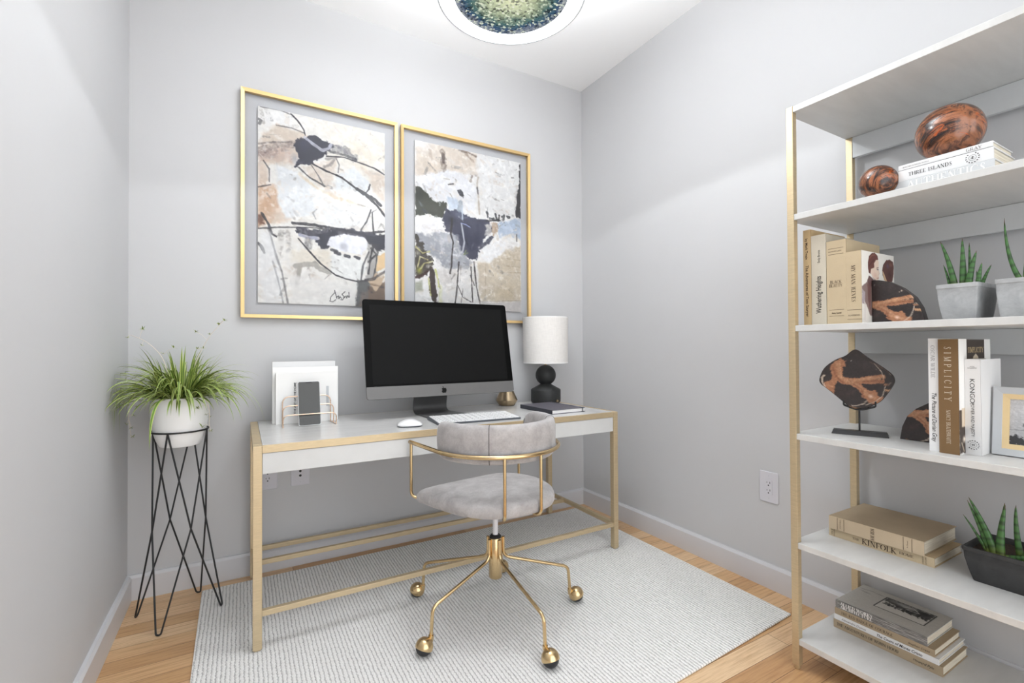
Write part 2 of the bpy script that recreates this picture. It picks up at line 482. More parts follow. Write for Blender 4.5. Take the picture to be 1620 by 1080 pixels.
class Paint:
    """a picture painted into the vertex colours of a fine grid; sketch points go through a homography to the sheet"""
    def __init__(s, quad, w, h, dens, base):
        s.w = w; s.h = h
        s.nx = max(8, int(w * dens)); s.ny = max(8, int(h * dens))
        A = []; B = []
        for (x, y), (u, v) in zip(quad, ((0, 0), (w, 0), (w, h), (0, h))):
            A.append([x, y, 1, 0, 0, 0, -u * x, -u * y]); B.append(u)
            A.append([0, 0, 0, x, y, 1, -v * x, -v * y]); B.append(v)
        s.H = np.append(np.linalg.solve(np.array(A, float), np.array(B, float)), 1).reshape(3, 3)
        s.k = h / math.hypot(quad[3][0] - quad[0][0], quad[3][1] - quad[0][1])
        X, Y = np.meshgrid(np.linspace(0, w, s.nx), np.linspace(0, h, s.ny)); s.X = X; s.Y = Y
        s.a = np.zeros((s.ny, s.nx, 3)); s.a[:] = base
        s.sd = 1
        f = 1 / .02
        s.nz = [0.5 * vnoise(s.nx, s.ny, w * fr, h * fr, 11 + i) + .3 * vnoise(s.nx, s.ny, w * fr * 2.3, h * fr * 2.3, 31 + i) + .2 * vnoise(s.nx, s.ny, w * fr * 5, h * fr * 5, 51 + i) - .5 for i, fr in enumerate([q * max(1.0, .9 / h) for q in (18, 45, 90)])]

    def map(s, pts):
        out = []
        for x, y in pts:
            q = s.H @ np.array([x, y, 1.0]); out.append((q[0] / q[2], q[1] / q[2]))
        return out

    def _mix(s, al, col):
        s.sd += 1
        c = np.array(col, float)
        s.a = s.a * (1 - al[..., None]) + c * al[..., None]

    def _seg(s, P, closed):
        d = np.full(s.X.shape, 1e9)
        n = len(P)
        for i in range(n if closed else n - 1):
            (x0, y0), (x1, y1) = P[i], P[(i + 1) % n]
            dx = x1 - x0; dy = y1 - y0; L = dx * dx + dy * dy + 1e-12
            t = np.clip(((s.X - x0) * dx + (s.Y - y0) * dy) / L, 0, 1)
            d = np.minimum(d, np.hypot(s.X - x0 - t * dx, s.Y - y0 - t * dy))
        return d

    def poly(s, pts, col, al=1.0, rough=6, soft=4, ni=1):
        P = s.map(pts); d = s._seg(P, True)
        ins = np.zeros(s.X.shape, bool); n = len(P)
        for i in range(n):
            (x0, y0), (x1, y1) = P[i], P[(i + 1) % n]
            cond = ((y0 > s.Y) != (y1 > s.Y))
            xx = x0 + (s.Y - y0) * (x1 - x0) / (y1 - y0 + 1e-12)
            ins ^= cond & (s.X < xx)
        sd = np.where(ins, d, -d) + np.roll(s.nz[ni], s.sd * 17, 1) * rough * s.k * 2
        s._mix(np.clip(sd / (soft * s.k) + .5, 0, 1) * al, col)

    def stroke(s, pts, w, col, al=1.0, rough=.5, soft=2, dry=0.0):
        P = s.map(pts); d = s._seg(P, False)
        r = w * 1.18 * s.k * .5 * (1 + np.roll(s.nz[1], s.sd * 13, 0) * rough * 2)
        a = np.clip((r - d) / (soft * s.k) + .5, 0, 1)
        if dry: a = a * np.clip(1 - dry * (np.roll(s.nz[2], s.sd * 7, 1) + .25) * 2.2, 0, 1)
        s._mix(a * al, col)

    def wash(s, c, rx, ry, col, al=1.0, rough=.4):
        (cx, cy), (ex, _), (_, ey) = s.map([c, (c[0] + rx, c[1]), (c[0], c[1] + ry)])
        rx = abs(ex - cx); ry = abs(ey - cy)
        d = np.hypot((s.X - cx) / rx, (s.Y - cy) / ry) + np.roll(s.nz[0], s.sd * 29, 1) * rough * 2
        s._mix(np.clip(1.25 - d, 0, 1) ** 1.2 * al, col)

    def scumble(s, n, pal, size, al, seed, dark=False):
        """many short dry brush marks"""
        r = random.Random(seed)
        for _ in range(n):
            x = r.uniform(0, s.w); y = r.uniform(0, s.h); a = r.gauss(.2, .9); L = size * r.uniform(.4, 1.4); c = r.choice(pal); w_ = size * r.uniform(.08, .3)
            x1, y1 = x + L * math.cos(a), y + L * math.sin(a)
            i0, i1 = max(0, int((min(x, x1) - w_ * 2) / s.w * s.nx)), min(s.nx, int((max(x, x1) + w_ * 2) / s.w * s.nx) + 1)
            j0, j1 = max(0, int((min(y, y1) - w_ * 2) / s.h * s.ny)), min(s.ny, int((max(y, y1) + w_ * 2) / s.h * s.ny) + 1)
            if i1 - i0 < 2 or j1 - j0 < 2: continue
            X = s.X[j0:j1, i0:i1]; Y = s.Y[j0:j1, i0:i1]
            dx, dy = x1 - x, y1 - y; LL = dx * dx + dy * dy
            t = np.clip(((X - x) * dx + (Y - y) * dy) / LL, 0, 1)
            d = np.hypot(X - x - t * dx, Y - y - t * dy)
            nz = s.nz[2][j0:j1, i0:i1] + s.nz[1][j0:j1, i0:i1]
            m_ = np.clip((w_ - d) / (w_ * .5), 0, 1) * np.clip(.5 + nz * 4.0, 0, 1) * al * r.uniform(.3, 1)
            lum = s.a[j0:j1, i0:i1].mean(-1)
            m_ = m_ * ((lum < 112) if dark else (lum > 120))
            s.a[j0:j1, i0:i1] = s.a[j0:j1, i0:i1] * (1 - m_[..., None]) + np.array(c, float) * m_[..., None]

    def grainy(s, amt):
        s.a *= (1 + amt * s.nz[1] + amt * .7 * s.nz[2])[..., None]

    def mesh(s, name, fn, mat, parent):
        """fn(u, v) with u, v in metres from the top left corner -> local 3-D point"""
        a = np.clip(s.a, 0, 255) / 255.0
        l = np.where(a <= .04045, a / 12.92, ((a + .055) / 1.055) ** 2.4).reshape(-1, 3)
        o, ex, ey = Vector(fn(0, 0)), Vector(fn(1, 0)) - Vector(fn(0, 0)), Vector(fn(0, 1)) - Vector(fn(0, 0))
        V = np.array(o)[None] + s.X.reshape(-1, 1) * np.array(ex)[None] + s.Y.reshape(-1, 1) * np.array(ey)[None]
        i = np.arange(s.ny - 1)[:, None] * s.nx + np.arange(s.nx - 1)[None]
        F = np.stack([i, i + s.nx, i + s.nx + 1, i + 1], -1).reshape(-1, 4)
        me = bpy.data.meshes.new(name)
        me.from_pydata(V.tolist(), [], F.tolist())
        at = me.color_attributes.new('Col', 'FLOAT_COLOR', 'POINT')
        at.data.foreach_set('color', np.c_[l, np.ones(len(l))].ravel().astype(np.float32))
        me.materials.append(mat)
        ob = bpy.data.objects.new(name, me); COL.objects.link(ob); ob.parent = parent
        return ob

# ------------------------------------------------------------------ lettering
def _arc(cx, cy, rx, ry, a0, a1, n=10):
    return [(cx + rx * math.cos(R(a0 + (a1 - a0) * i / n)), cy + ry * math.sin(R(a0 + (a1 - a0) * i / n))) for i in range(n + 1)]

# serif capitals: width, thick strokes, thin strokes, serif spots
GL = {
 'A': (.78, [[(.38, 1), (.72, 0)]], [[(.06, 0), (.38, 1)], [(.18, .34), (.58, .34)]], [(.06, 0), (.72, 0)]),
 'B': (.64, [[(.14, 0), (.14, 1)], _arc(.34, .76, .18, .24, 50, -50), _arc(.34, .27, .24, .27, 55, -55)], [[(.14, 1), (.34, 1)] + _arc(.34, .76, .18, .24, 90, 50), [(.14, .53), (.34, .53)], [(.14, 0), (.36, 0)]], [(.14, 0), (.14, 1)]),
 'C': (.74, [_arc(.42, .5, .34, .5, 130, 230)], [_arc(.42, .5, .32, .49, 130, 45), _arc(.42, .5, .32, .49, 230, 318), [(.66, .7), (.66, .95)]], []),
 'D': (.78, [[(.14, 0), (.14, 1)], _arc(.32, .5, .36, .5, 55, -55)], [[(.14, 1), (.32, 1)] + _arc(.32, .5, .36, .49, 90, 55), [(.14, 0), (.32, 0)] + _arc(.32, .5, .36, .49, -90, -55)], [(.14, 0), (.14, 1)]),
 'E': (.62, [[(.14, 0), (.14, 1)]], [[(.14, .98), (.54, .98), (.54, .78)], [(.14, .5), (.44, .5)], [(.14, .02), (.56, .02), (.56, .24)]], [(.14, 0), (.14, 1)]),
 'F': (.58, [[(.14, 0), (.14, 1)]], [[(.14, .98), (.54, .98), (.54, .76)], [(.14, .5), (.42, .5), (.42, .4)]], [(.14, 0), (.14, 1)]),
 'G': (.78, [_arc(.42, .5, .34, .5, 130, 230), [(.64, .02), (.64, .42)]], [_arc(.42, .5, .32, .49, 130, 45), _arc(.42, .5, .32, .49, 230, 312)], [(.64, .42)]),
 'H': (.82, [[(.14, 0), (.14, 1)], [(.68, 0), (.68, 1)]], [[(.14, .5), (.68, .5)]], [(.14, 0), (.14, 1), (.68, 0), (.68, 1)]),
 'I': (.34, [[(.17, 0), (.17, 1)]], [], [(.17, 0), (.17, 1)]),
 'J': (.42, [[(.24, .1), (.24, 1)]], [[(.24, .1), (.16, -.1), (.04, -.12)]], [(.24, 1)]),
 'K': (.78, [[(.14, 0), (.14, 1)], [(.3, .52), (.7, 0)]], [[(.14, .38), (.64, 1)]], [(.14, 0), (.14, 1), (.7, 0), (.64, 1)]),
 'L': (.6, [[(.14, 0), (.14, 1)]], [[(.14, .02), (.56, .02), (.56, .26)]], [(.14, 0), (.14, 1)]),
 'M': (.94, [[(.14, 1), (.46, .05)], [(.8, 0), (.8, 1)]], [[(.14, 0), (.14, 1)], [(.46, .05), (.8, 1)]], [(.14, 0), (.14, 1), (.8, 0), (.8, 1)]),
 'N': (.82, [[(.14, 1), (.68, 0)]], [[(.14, 0), (.14, 1)], [(.68, 0), (.68, 1)]], [(.14, 0), (.14, 1), (.68, 1)]),
 'O': (.82, [_arc(.41, .5, .34, .5, 130, 230), _arc(.41, .5, .34, .5, 50, -50)], [_arc(.41, .5, .32, .49, 50, 130), _arc(.41, .5, .32, .49, 230, 310)], []),
 'P': (.62, [[(.14, 0), (.14, 1)], _arc(.34, .73, .22, .27, 50, -50)], [[(.14, .99), (.34, .99)] + _arc(.34, .73, .22, .26, 90, 50), [(.14, .46), (.34, .46)] + _arc(.34, .73, .22, .27, -90, -50)], [(.14, 0), (.14, 1)]),
 'R': (.74, [[(.14, 0), (.14, 1)], _arc(.34, .75, .2, .25, 50, -50), [(.34, .48), (.68, 0)]], [[(.14, .99), (.34, .99)] + _arc(.34, .75, .2, .24, 90, 50), [(.14, .5), (.34, .5)]], [(.14, 0), (.14, 1), (.68, 0)]),
 'S': (.56, [[(.16, .78), (.22, .62), (.38, .44), (.42, .26)]], [[(.46, .8), (.44, .94), (.3, .99), (.18, .92), (.14, .78)], [(.1, .24), (.12, .08), (.26, .01), (.4, .08), (.44, .24)]], []),
 'T': (.7, [[(.35, 0), (.35, 1)]], [[(.05, .78), (.05, .98), (.65, .98), (.65, .78)]], [(.35, 0)]),
 'U': (.8, [[(.15, 1), (.15, .3)]], [[(.15, .3), (.24, .06), (.4, .01), (.57, .08), (.65, .3), (.65, 1)]], [(.15, 1), (.65, 1)]),
 'V': (.76, [[(.06, 1), (.38, 0)]], [[(.38, 0), (.7, 1)]], [(.06, 1), (.7, 1)]),
 'W': (1.06, [[(.05, 1), (.3, 0)], [(.5, 1), (.75, 0)]], [[(.3, 0), (.5, 1)], [(.75, 0), (1.0, 1)]], [(.05, 1), (.5, 1), (1.0, 1)]),
 'X': (.76, [[(.08, 1), (.68, 0)]], [[(.08, 0), (.68, 1)]], [(.08, 0), (.08, 1), (.68, 0), (.68, 1)]),
 'Y': (.74, [[(.06, 1), (.37, .48), (.37, 0)]], [[(.37, .48), (.68, 1)]], [(.06, 1), (.68, 1), (.37, 0)]),
 'Z': (.64, [[(.56, .98), (.08, .02)]], [[(.1, .78), (.1, .98), (.56, .98)], [(.08, .02), (.58, .02), (.58, .22)]], []),
 '-': (.4, [[(.06, .4), (.34, .4)]], [], []), ' ': (.36, [], [], []), '.': (.24, [[(.1, .02), (.16, .08)]], [], []),
}

def serif_mesh(txt, track=.08, thick=.15, thin=.055):
    vs = []; fs = []
    def q(a, b, w):
        ax, ay = a; bx, by = b; d = math.hypot(bx - ax, by - ay) or 1e-6
        nx, ny = -(by - ay) / d * w / 2, (bx - ax) / d * w / 2
        n = len(vs); vs.extend([(ax + nx, ay + ny), (ax - nx, ay - ny), (bx - nx, by - ny), (bx + nx, by + ny)]); fs.append((n, n + 1, n + 2, n + 3))
    x = 0.0
    for ch in txt:
        w, th, tn, sf = GL.get(ch, GL[' '])
        for L, wd in ((th, thick), (tn, thin)):
            for pl in L:
                for a, b in zip(pl, pl[1:]): q((x + a[0], a[1]), (x + b[0], b[1]), wd)
        for (a, b) in sf: q((x + a - .15, b + (.022 if b < .5 else -.022)), (x + a + .15, b + (.022 if b < .5 else -.022)), .045)
        x += w + track
    return vs, fs

def sans_mesh(txt, shear=0.0, bold=0.0):
    cu = bpy.data.curves.new('lettering', 'FONT'); cu.body = txt; cu.size = 1.0; cu.shear = shear; cu.offset = bold; cu.resolution_u = 3
    ob = bpy.data.objects.new('lettering', cu); COL.objects.link(ob)
    dg = bpy.context.evaluated_depsgraph_get()
    me = bpy.data.meshes.new_from_object(ob.evaluated_get(dg))
    vs = [(v.co.x, v.co.y) for v in me.vertices]; fs = [tuple(p.vertices) for p in me.polygons]
    bpy.data.objects.remove(ob); bpy.data.curves.remove(cu); bpy.data.meshes.remove(me)
    return vs, fs

def letters(geo, txt, o, read, up, length=None, height=None, font='serif', align='c', m=0, shear=0.0, bold=0.0, track=.08, thick=.15):
    """puts one line of writing on geo: o = anchor, read/up = directions; scaled to height (cap height) and/or length"""
    vs, fs = serif_mesh(txt, track, thick) if font == 'serif' else sans_mesh(txt, shear, bold)
    if not vs: return
    xs = [p[0] for p in vs]; w = max(xs) - min(xs); x0 = min(xs)
    cap = 1.0 if font == 'serif' else .73
    if height is None: height = length / w * cap
    sy = height / cap
    sx = (length / w) if length else sy
    off = {'c': -.5, 'l': 0.0, 'r': -1.0}[align] * w
    o = Vector(o); read = Vector(read); up = Vector(up)
    geo.add([o + read * ((x - x0 + off) * sx) + up * (y * sy - height / 2) for x, y in vs], fs, m)

# ------------------------------------------------------------------ camera
RT = Vector((0.86796479, -0.49659752, -0.00529395)); UP = Vector((-0.0010535, -0.01250093, 0.99992131)); FW = Vector((0.49662462, 0.86789091, 0.01137353))
cam = bpy.data.cameras.new('camera'); cam.sensor_width = 36.0; cam.sensor_fit = 'HORIZONTAL'; cam.lens = 744.4357 / 1620 * 36.0; cam.clip_start = .02
co = bpy.data.objects.new('camera', cam); COL.objects.link(co)
co.matrix_world = Matrix(((RT.x, UP.x, -FW.x, -2.12305), (RT.y, UP.y, -FW.y, -2.68506), (RT.z, UP.z, -FW.z, 1.12), (0, 0, 0, 1)))
SC.camera = co

# ------------------------------------------------------------------ room
XL = -2.5689; H = 2.9617; YB = -3.7
struct(Geo().box(XL - .12, .12, YB, .12, -.06, 0).build('floor', MT['floor']))
struct(Geo().box(XL - .12, .12, YB, .12, H, H + .08).build('ceiling', MT['ceiling']))
struct(Geo().box(XL - .12, .12, 0, .12, 0, H).build('wall_back', MT['wall']))
struct(Geo().box(0, .12, YB, 0, 0, H).build('wall_right', MT['wall']))
struct(Geo().box(XL - .12, XL, YB, 0, 0, H).build('wall_left', MT['wall']))
BH = .1099; BT = .018
def board_prof(n):
    return [(0, 0), (BT, 0), (BT, BH - .012), (BT - .007, BH), (0, BH)]
g = Geo().prism(board_prof(0), lambda d, z, x: (x, -d, z), XL, 0.0)
struct(g.build('baseboard_back', MT['trim']))
g = Geo().prism(board_prof(0), lambda d, z, y: (-d, y, z), YB, -BT)
struct(g.build('baseboard_right', MT['trim']))
g = Geo().prism(board_prof(0), lambda d, z, y: (XL + d, y, z), YB, -BT)
struct(g.build('baseboard_left', MT['trim']))

# ------------------------------------------------------------------ rug
quad = [(-2.285, -.09), (-.132, -.076), (-.150, -1.553), (-2.262, -1.655)]
cxr, cyr = -1.2, -.85
t = thing('rug', 'off-white woven wool rug with grey flecked ribs under the desk and chair', 'rug', (cxr, cyr, 0))
top = [(x - cxr, y - cyr) for x, y in quad]
Geo().prism(list(reversed(top)), lambda x, y, z: (x, y, z), 0.001, .010).build('pile', MT['rug'], t, bevel=.004)

# ------------------------------------------------------------------ framed prints
def framed(name_label, x0, x1, z0, z1, art, paint):
    t = thing('framed_print', name_label, 'picture', ((x0 + x1) / 2, 0, (z0 + z1) / 2), group='framed abstract prints over the desk')
    X0, X1, Z0, Z1 = x0 - (x0 + x1) / 2, x1 - (x0 + x1) / 2, z0 - (z0 + z1) / 2, z1 - (z0 + z1) / 2
    w = .0165; d0, d1 = -.004, -.030
    g = Geo()
    # mitred bars with a sloping inner lip
    def bar(p, q, pi, qi):
        for (a, b, c, d) in ((p, q, qi, pi),):
            vs = [(a[0], d1, a[1]), (b[0], d1, b[1]), (c[0], d1 + .004, c[1]), (d[0], d1 + .004, d[1]), (a[0], d0, a[1]), (b[0], d0, b[1]), (c[0], d0, c[1]), (d[0], d0, d[1])]
            g.add(vs, [(0, 1, 2, 3), (7, 6, 5, 4), (0, 4, 5, 1), (1, 5, 6, 2), (2, 6, 7, 3), (3, 7, 4, 0)])
    o = [(X0, Z0), (X1, Z0), (X1, Z1), (X0, Z1)]; i = [(X0 + w, Z0 + w), (X1 - w, Z0 + w), (X1 - w, Z1 - w), (X0 + w, Z1 - w)]
    for k in range(4): bar(o[k], o[(k + 1) % 4], i[k], i[(k + 1) % 4])
    g.build('frame', MT['brass_frame'], t)
    Geo().box(X0 + w - .002, X1 - w + .002, -.0215, -.019, Z0 + w - .002, Z1 - w + .002).build('glass_pane', MT['glass'], t)
    ax0, az1 = art[0] - (x0 + x1) / 2, art[3] - (z0 + z1) / 2
    pr = paint.mesh('print', lambda u, v: (ax0 + u, -.0135, az1 - v), MT['painted'], t)
    Geo().box(ax0 + .001, ax0 + paint.w - .001, -.0130, -.006, az1 - paint.h + .001, az1 - .001).build('backing_board', MT['paper'], t)
    return t

def sc12(x, z): return (-2.12305 + (x + 2.12305) * 1.0062, 1.12 + (z - 1.12) * 1.0062)

# --- left print
a0 = sc12(-2.0585, 1.3475); a1 = sc12(-1.4268, 2.331)
p = Paint([(24, 28), (683, 163), (686, 1063), (28, 1042)], a1[0] - a0[0], a1[1] - a0[1], 400, (238, 235, 228))
P_ = p
p.wash((140, 100), 160, 80, (244, 242, 238)); p.wash((560, 270), 170, 130, (238, 229, 210), .9); p.wash((430, 150), 150, 60, (240, 234, 222))
p.poly([(50, 170), (120, 125), (260, 165), (300, 200), (200, 330), (26, 330), (26, 240)], (214, 198, 180), .9, 14, 22)
p.poly([(26, 260), (190, 235), (200, 320), (26, 310)], (206, 182, 166), .8, 14, 14)
p.stroke([(26, 262), (100, 240), (210, 228)], 34, (120, 106, 104), .75, .9, 10, .7)
p.stroke([(26, 290), (120, 280)], 20, (140, 120, 116), .6, .9, 8, .8)
p.stroke([(26, 226), (90, 216), (200, 215)], 8, (84, 76, 76), .7, .8, 4, .5)
p.poly([(26, 440), (120, 440), (140, 540), (130, 620), (60, 640), (26, 650)], (208, 176, 148), .95, 14, 18)
p.poly([(26, 320), (70, 340), (90, 440), (26, 450)], (214, 192, 172), .8, 12, 20)
p.wash((70, 520), 60, 90, (196, 158, 126), .7); p.poly([(26, 590), (50, 590), (62, 640), (26, 655)], (112, 78, 62), .9, 14, 8)
p.poly([(60, 610), (130, 560), (200, 610), (130, 640)], (214, 190, 168), .7, 10, 20)
p.poly([(120, 330), (230, 370), (330, 470), (330, 590), (170, 605), (130, 520)], (229, 231, 231), 1, 10, 16)
p.poly([(300, 440), (420, 500), (560, 560), (600, 640), (420, 660), (330, 600)], (236, 236, 233), 1, 12, 18)
p.poly([(250, 340), (440, 300), (410, 390), (400, 450), (530, 525), (430, 510), (330, 430)], (221, 207, 192), .85, 14, 16)
p.poly([(440, 380), (520, 340), (600, 420), (600, 500), (500, 505), (410, 450)], (231, 234, 234), 1, 10, 14)
p.poly([(560, 340), (683, 380), (684, 520), (620, 470), (610, 400)], (219, 204, 188), .9, 12, 18)
p.stroke([(240, 380), (330, 450), (430, 500), (540, 530)], 12, (224, 206, 176), .8, .9, 10, .3)
p.scumble(420, [(205, 192, 176), (246, 244, 240), (222, 214, 204), (168, 160, 152), (240, 236, 226), (188, 172, 156), (246, 245, 243), (206, 206, 206)], .075, .40, 3)
p.stroke([(420, 245), (470, 250), (520, 295)], 34, (112, 110, 114), .85, 1.0, 8, .5)
p.stroke([(400, 262), (460, 275), (530, 300)], 12, (58, 56, 60), .8, 1.0, 4, .4)
p.stroke([(380, 300), (430, 290), (400, 330), (370, 340)], 12, (120, 112, 108), .7, .8, 6, .3)
p.poly([(200, 218), (240, 195), (300, 178), (360, 200), (415, 225), (400, 255), (360, 285), (300, 330), (262, 325), (218, 345), (235, 300), (222, 250)], (47, 47, 60), 1, 16, 4)
p.poly([(225, 230), (260, 200), (310, 190), (300, 240), (260, 270)], (58, 58, 74), .8, 12, 8)
p.wash((215, 300), 26, 30, (150, 150, 158), .6)
p.stroke([(268, 190), (310, 222), (358, 256), (392, 244), (404, 226)], 13, (190, 190, 200), .95, .5, 3, .2)
K = (44, 42, 44)
for pts, w_, al in (([(195, 68), (232, 105), (262, 150), (270, 178)], 5, .9), ([(36, 32), (140, 50), (200, 74)], 4, .5), ([(26, 95), (40, 104), (30, 120)], 9, .5), ([(120, 128), (200, 142), (262, 166)], 4, .5),
                    ([(380, 285), (470, 290), (560, 320), (630, 345), (682, 378)], 5, .85), ([(300, 322), (380, 362), (460, 395), (530, 448), (580, 478)], 6, .95), ([(540, 455), (590, 486), (630, 505), (662, 538)], 12, .95),
                    ([(590, 490), (645, 540), (684, 592)], 9, .95), ([(236, 345), (290, 395), (370, 440)], 6, .7), ([(300, 330), (340, 390), (362, 430)], 5, .5), ([(606, 430), (600, 455), (582, 478)], 5, .8), ([(432, 300), (446, 330), (440, 370)], 4, .5),
                    ([(54, 312), (84, 355), (84, 420)], 4, .6), ([(28, 448), (90, 436)], 5, .6), ([(46, 582), (80, 635), (100, 690), (122, 704)], 7, .8), ([(330, 560), (310, 580), (325, 610)], 4, .3), ([(612, 560), (590, 620), (560, 665)], 5, .75), ([(618, 575), (626, 690)], 5, .75), ([(606, 580), (640, 560)], 4, .4)):
    p.stroke(pts, w_ * 1.35, K, min(1, al * 1.1), .7, 2.5, .12)
p.stroke([(26, 662), (130, 655), (300, 655), (430, 668)], 7, (52, 50, 50), .85, .7, 3, .2)
p.stroke([(205, 632), (300, 640), (430, 660), (560, 684), (684, 672)], 13, (46, 44, 48), .95, .8, 3, .2)
p.poly([(330, 690), (420, 672), (440, 700), (390, 760), (350, 770), (330, 730)], (48, 48, 60), 1, 16, 5)
p.stroke([(240, 672), (300, 690), (400, 680), (520, 680), (610, 700), (684, 720)], 32, (47, 46, 58), .95, 1.0, 4, .25)
p.poly([(560, 690), (684, 690), (686, 775), (640, 770), (590, 720)], (44, 44, 54), 1, 14, 6)
p.stroke([(244, 694), (290, 706), (336, 710)], 15, (172, 172, 188), .95, .4, 4)
p.stroke([(145, 680), (150, 720)], 22, (128, 122, 112), .5, .9, 10, .7); p.stroke([(180, 680), (186, 740)], 18, (120, 112, 104), .5, .9, 10, .7); p.stroke([(290, 720), (286, 760)], 26, (70, 68, 70), .6, .9, 10, .6)
p.poly([(380, 745), (400, 700), (470, 690), (575, 705), (600, 740), (565, 795), (450, 775)], (238, 238, 242), 1, 10, 6)
p.wash((470, 750), 22, 22, (170, 172, 182), .6)
p.poly([(402, 790), (480, 800), (560, 815), (592, 850), (560, 925), (470, 920), (400, 880)], (235, 235, 231), 1, 8, 8)
for q in ((436, 786), (488, 800), (538, 808), (420, 772)): p.stroke([(q[0] - 10, q[1] - 3), (q[0] + 12, q[1] + 4)], 13, (60, 60, 66), .9, .8, 4)
p.poly([(200, 770), (400, 770), (400, 870), (300, 850), (200, 830)], (228, 219, 201), .7, 12, 26)
p.stroke([(222, 856), (270, 846), (320, 842), (350, 868), (400, 882)], 24, (166, 161, 152), .95, .7, 4, .2); p.stroke([(242, 862), (238, 900), (230, 942)], 19, (168, 162, 152), .95, .5, 4)
for pts, w_, al in (([(236, 712), (290, 775), (350, 840), (430, 900), (480, 918), (552, 934)], 5, .85), ([(82, 665), (104, 740), (120, 800), (150, 880), (182, 1042)], 6, .45), ([(104, 830), (130, 920), (158, 1042)], 5, .5), ([(26, 735), (44, 752), (60, 786)], 8, .7), ([(600, 780), (570, 850), (560, 930)], 6, .6)):
    p.stroke(pts, w_ * 1.3, K, min(1, al * 1.15), .7, 2.5, .15)
p.poly([(40, 670), (100, 680), (140, 860), (170, 1042), (60, 1042), (34, 900)], (232, 233, 234), .55, 10, 20)
p.scumble(160, [(120, 112, 104), (90, 86, 84), (240, 238, 234), (200, 186, 168)], .045, .45, 4)
p.poly([(190, 900), (400, 930), (540, 950), (535, 1058), (200, 1045)], (232, 230, 225), .8, 10, 20)
p.poly([(596, 730), (650, 740), (640, 900), (590, 930)], (96, 92, 90), .45, 16, 10)
for pts, w_ in (([(625, 740), (612, 800), (600, 890)], 10), ([(650, 760), (640, 830), (630, 900)], 9), ([(612, 760), (640, 790), (600, 830)], 8), ([(684, 700), (660, 690)], 12)): p.stroke(pts, w_, (44, 42, 44), .85, .9, 4, .3)
p.poly([(650, 800), (686, 780), (687, 860), (640, 880)], (226, 194, 146), .95, 8, 6)
p.poly([(545, 925), (606, 915), (612, 985), (600, 1062), (534, 1060)], (96, 96, 94), 1, 12, 10); p.poly([(560, 985), (600, 985), (590, 1062), (552, 1062)], (122, 108, 98), .8, 10, 14)
p.poly([(596, 960), (687, 930), (688, 1066), (590, 1063)], (118, 98, 82), 1, 10, 10)
p.poly([(598, 930), (640, 888), (684, 905), (668, 940), (636, 988)], (198, 174, 146), 1, 8, 6); p.poly([(640, 900), (660, 885), (684, 890), (670, 915)], (218, 204, 186), .9, 8, 6)
p.stroke([(560, 930), (620, 920), (684, 880)], 12, (52, 48, 50), .8, .9, 5, .4); p.stroke([(610, 945), (660, 955)], 8, (120, 96, 78), .6, .7, 4)
for pts in ([(424, 990), (404, 1012), (400, 1034), (416, 1036), (430, 1026)], [(424, 978), (436, 1022)], [(434, 1014), (444, 1006), (446, 1022), (452, 1010), (460, 1020)], [(478, 984), (462, 998), (474, 1010), (466, 1026), (456, 1026)], [(474, 1016), (484, 1006), (486, 1018), (492, 1004), (498, 1014)], [(498, 988), (500, 1012)]): p.stroke(pts, 3.6, (60, 58, 58), .9, .2, 1.5)
p.scumble(200, [(96, 98, 114), (40, 40, 48), (120, 124, 138), (70, 66, 68), (30, 30, 36)], .035, .6, 21, True)
p.grainy(.12)
framed('left abstract print in gold frame, dark bird-like blot near its top', -2.1326, -1.3515, 1.2722, 2.4095, (a0[0], a0[1], a1[0], a1[1]), p)

# --- right print
b0 = sc12(-1.2522, 1.350); b1 = sc12(-.5330, 2.3335)
p = Paint([(42, 25), (690, 158), (690, 1073), (46, 1020)], b1[0] - b0[0], b1[1] - b0[1], 400, (237, 235, 231))
p.poly([(44, 60), (180, 40), (410, 105), (420, 240), (300, 215), (150, 240), (44, 240)], (223, 211, 196), .95, 14, 22)
p.wash((90, 50), 60, 40, (238, 233, 228), .8); p.wash((120, 190), 80, 60, (214, 199, 181), .7); p.wash((330, 150), 70, 70, (217, 204, 188), .7)
p.poly([(120, 230), (240, 200), (350, 240), (420, 330), (400, 460), (250, 450), (130, 380), (60, 300), (44, 250)], (237, 237, 238), 1, 12, 20)
p.poly([(440, 110), (560, 135), (680, 165), (672, 300), (650, 490), (500, 490), (450, 420)], (240, 239, 236), 1, 10, 14)
p.stroke([(205, 90), (215, 130), (210, 190)], 26, (120, 104, 92), .7, .9, 8, .5); p.stroke([(212, 110), (215, 160)], 16, (74, 62, 58), .8, .9, 6, .4); p.stroke([(230, 180), (215, 212)], 12, (100, 86, 78), .6, .8, 5, .3)
p.stroke([(310, 85), (370, 100), (410, 120)], 12, (96, 78, 66), .75, .9, 6, .4); p.stroke([(350, 105), (395, 150)], 14, (140, 116, 98), .7, .9, 8, .5); p.stroke([(130, 90), (135, 130)], 20, (170, 148, 128), .6, .9, 10, .5)
p.stroke([(388, 240), (378, 272)], 12, (120, 104, 92), .7, .8, 5, .3); p.stroke([(424, 250), (418, 290), (425, 350), (432, 470)], 9, (176, 160, 142), .7, .9, 5, .3); p.stroke([(418, 310), (424, 350)], 10, (74, 70, 72), .8, .8, 4, .3)
p.poly([(686, 170), (692, 170), (692, 500), (660, 495), (658, 430), (672, 330), (684, 260)], (52, 50, 52), .95, 14, 5); p.stroke([(668, 300), (655, 400)], 10, (220, 216, 212), .8, .9, 5, .3)
p.poly([(44, 300), (80, 310), (120, 340), (150, 395), (230, 402), (240, 440), (200, 490), (130, 470), (44, 480)], (70, 72, 62), 1, 16, 5)
p.wash((70, 350), 40, 40, (56, 58, 52), .8); p.wash((160, 440), 50, 40, (84, 84, 74), .6)
